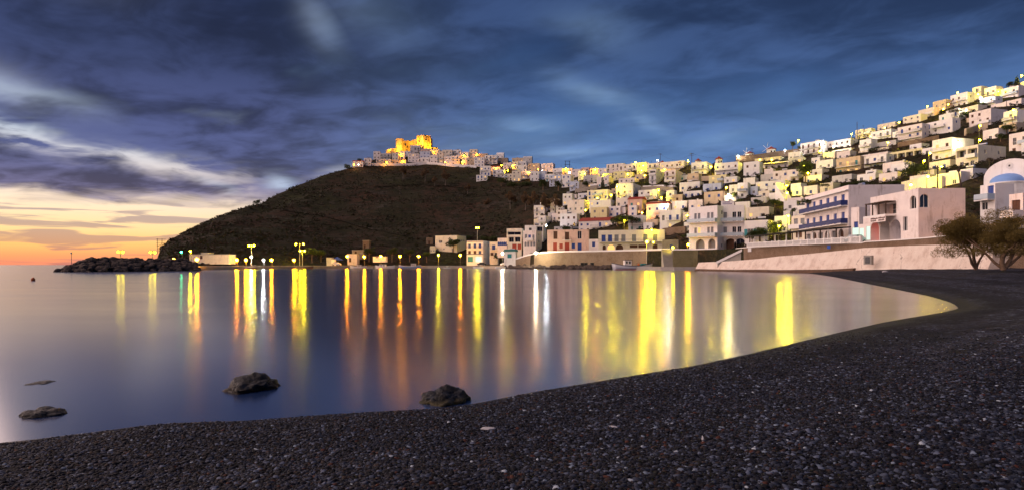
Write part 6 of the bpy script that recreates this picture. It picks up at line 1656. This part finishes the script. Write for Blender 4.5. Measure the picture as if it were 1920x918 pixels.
# ------------------------------------------------------------------ labels that single out each house and lamp
LM = [('castle', 778, 266), ('tall cypress', 1130, 343), ('largest windmill', 1446, 283), ('left floodlit windmill', 1406, 291), ('squat lit windmill', 1348, 301), ('H-frame pylon', 1063, 314),
      ('church', 1885, 325), ('tall lamp-lit tree', 1510, 320), ('bright stairway', 1478, 358), ('arched hotel', 1345, 425), ('blue-balconied hotel', 1560, 405), ('pink arched building', 1715, 400), ('long yellow hotel', 1184, 450),
      ('peeling salmon house', 1065, 450), ('broad dark tree', 1170, 412), ('loggia house', 1700, 289), ('dome-shaped tree', 1812, 217), ('skyline conifer', 1907, 150), ('round topiary tree', 1486, 271), ('brown ridge wall', 1450, 294), ('house with red cloth', 1394, 357),
      ('lone palm', 1142, 347), ('white perimeter wall', 830, 308), ('low white annex', 904, 333), ('dark large tree', 1715, 322), ('skyline mast pole', 1607, 245), ('bare grey tree', 1850, 300), ('blue-windowed tan house', 1340, 372), ('dark grove', 1020, 385), ('cool white lamp', 1543, 269), ('top right cool lamp', 1839, 184)]
NUM = {1: 'single-storey', 2: 'two-storey', 3: 'three-storey', 4: 'four-storey'}
OR2 = ['nearest', 'second nearest', 'third nearest', 'fourth nearest', 'fifth nearest', 'sixth nearest', 'seventh nearest', 'eighth nearest', 'ninth nearest', 'tenth nearest', 'eleventh nearest', 'twelfth nearest']
def relation(dx, dy):
    if abs(dx) > 1.6*abs(dy): return 'right of' if dx > 0 else 'left of'
    v_ = 'below' if dy > 0 else 'above'
    if abs(dx) < .45*abs(dy): return v_
    return v_ + (' right of' if dx > 0 else ' left of')
def assign(items, describe, noun):
    groups = {}
    for it in items:
        best = min(LM, key=lambda q: (it['cx']-q[1])**2 + (1.3*(it['cy']-q[2]))**2)
        dx, dy = it['cx']-best[1], it['cy']-best[2]
        it['key'] = (best[0], relation(dx, dy)); it['dist'] = math.hypot(dx, dy); groups.setdefault(it['key'], []).append(it)
    for key, g in groups.items():
        g.sort(key=lambda q: q['dist'])
        for i, it in enumerate(g):
            tail = '%s%s the %s' % ((OR2[min(i, 11)] + ' ' + noun + ' ') if len(g) > 1 else '', key[1], key[0])
            lab = describe(it) + ', ' + tail
            if len(lab.split()) > 16: lab = describe(it).split(' with ')[0] + ', ' + tail
            it['o']['label'] = lab
def dh(h):
    s_ = '%s %s house' % (WNAME[h['wall']], NUM.get(h['n'], 'tall'))
    if 'T' in h['opt']: s_ += ' with red tile roof'
    elif 'V' in h['opt']: s_ += ' with vaulted roof'
    elif 'A' in h['opt']: s_ += ' with arches'
    elif 'L' in h['opt']: s_ += ' with open loggia'
    elif h['bal']: s_ += ' with balcony'
    else: s_ += ' with %s windows' % SNAME[h['sh']]
    return s_
GR = 'whitewashed houses stepping up the hillside'
todo = [h for h in HOUSES if not h['o'].get('label')]
for h in todo: h['o']['group'] = GR
assign(todo, dh, 'one')
assign([dict(o=l['o'], cx=l['x'], cy=l['y'], c=l['c']) for l in LAMPS if not l['label']], lambda l: '%s street lamp' % LNAME[l['c']], 'lamp')
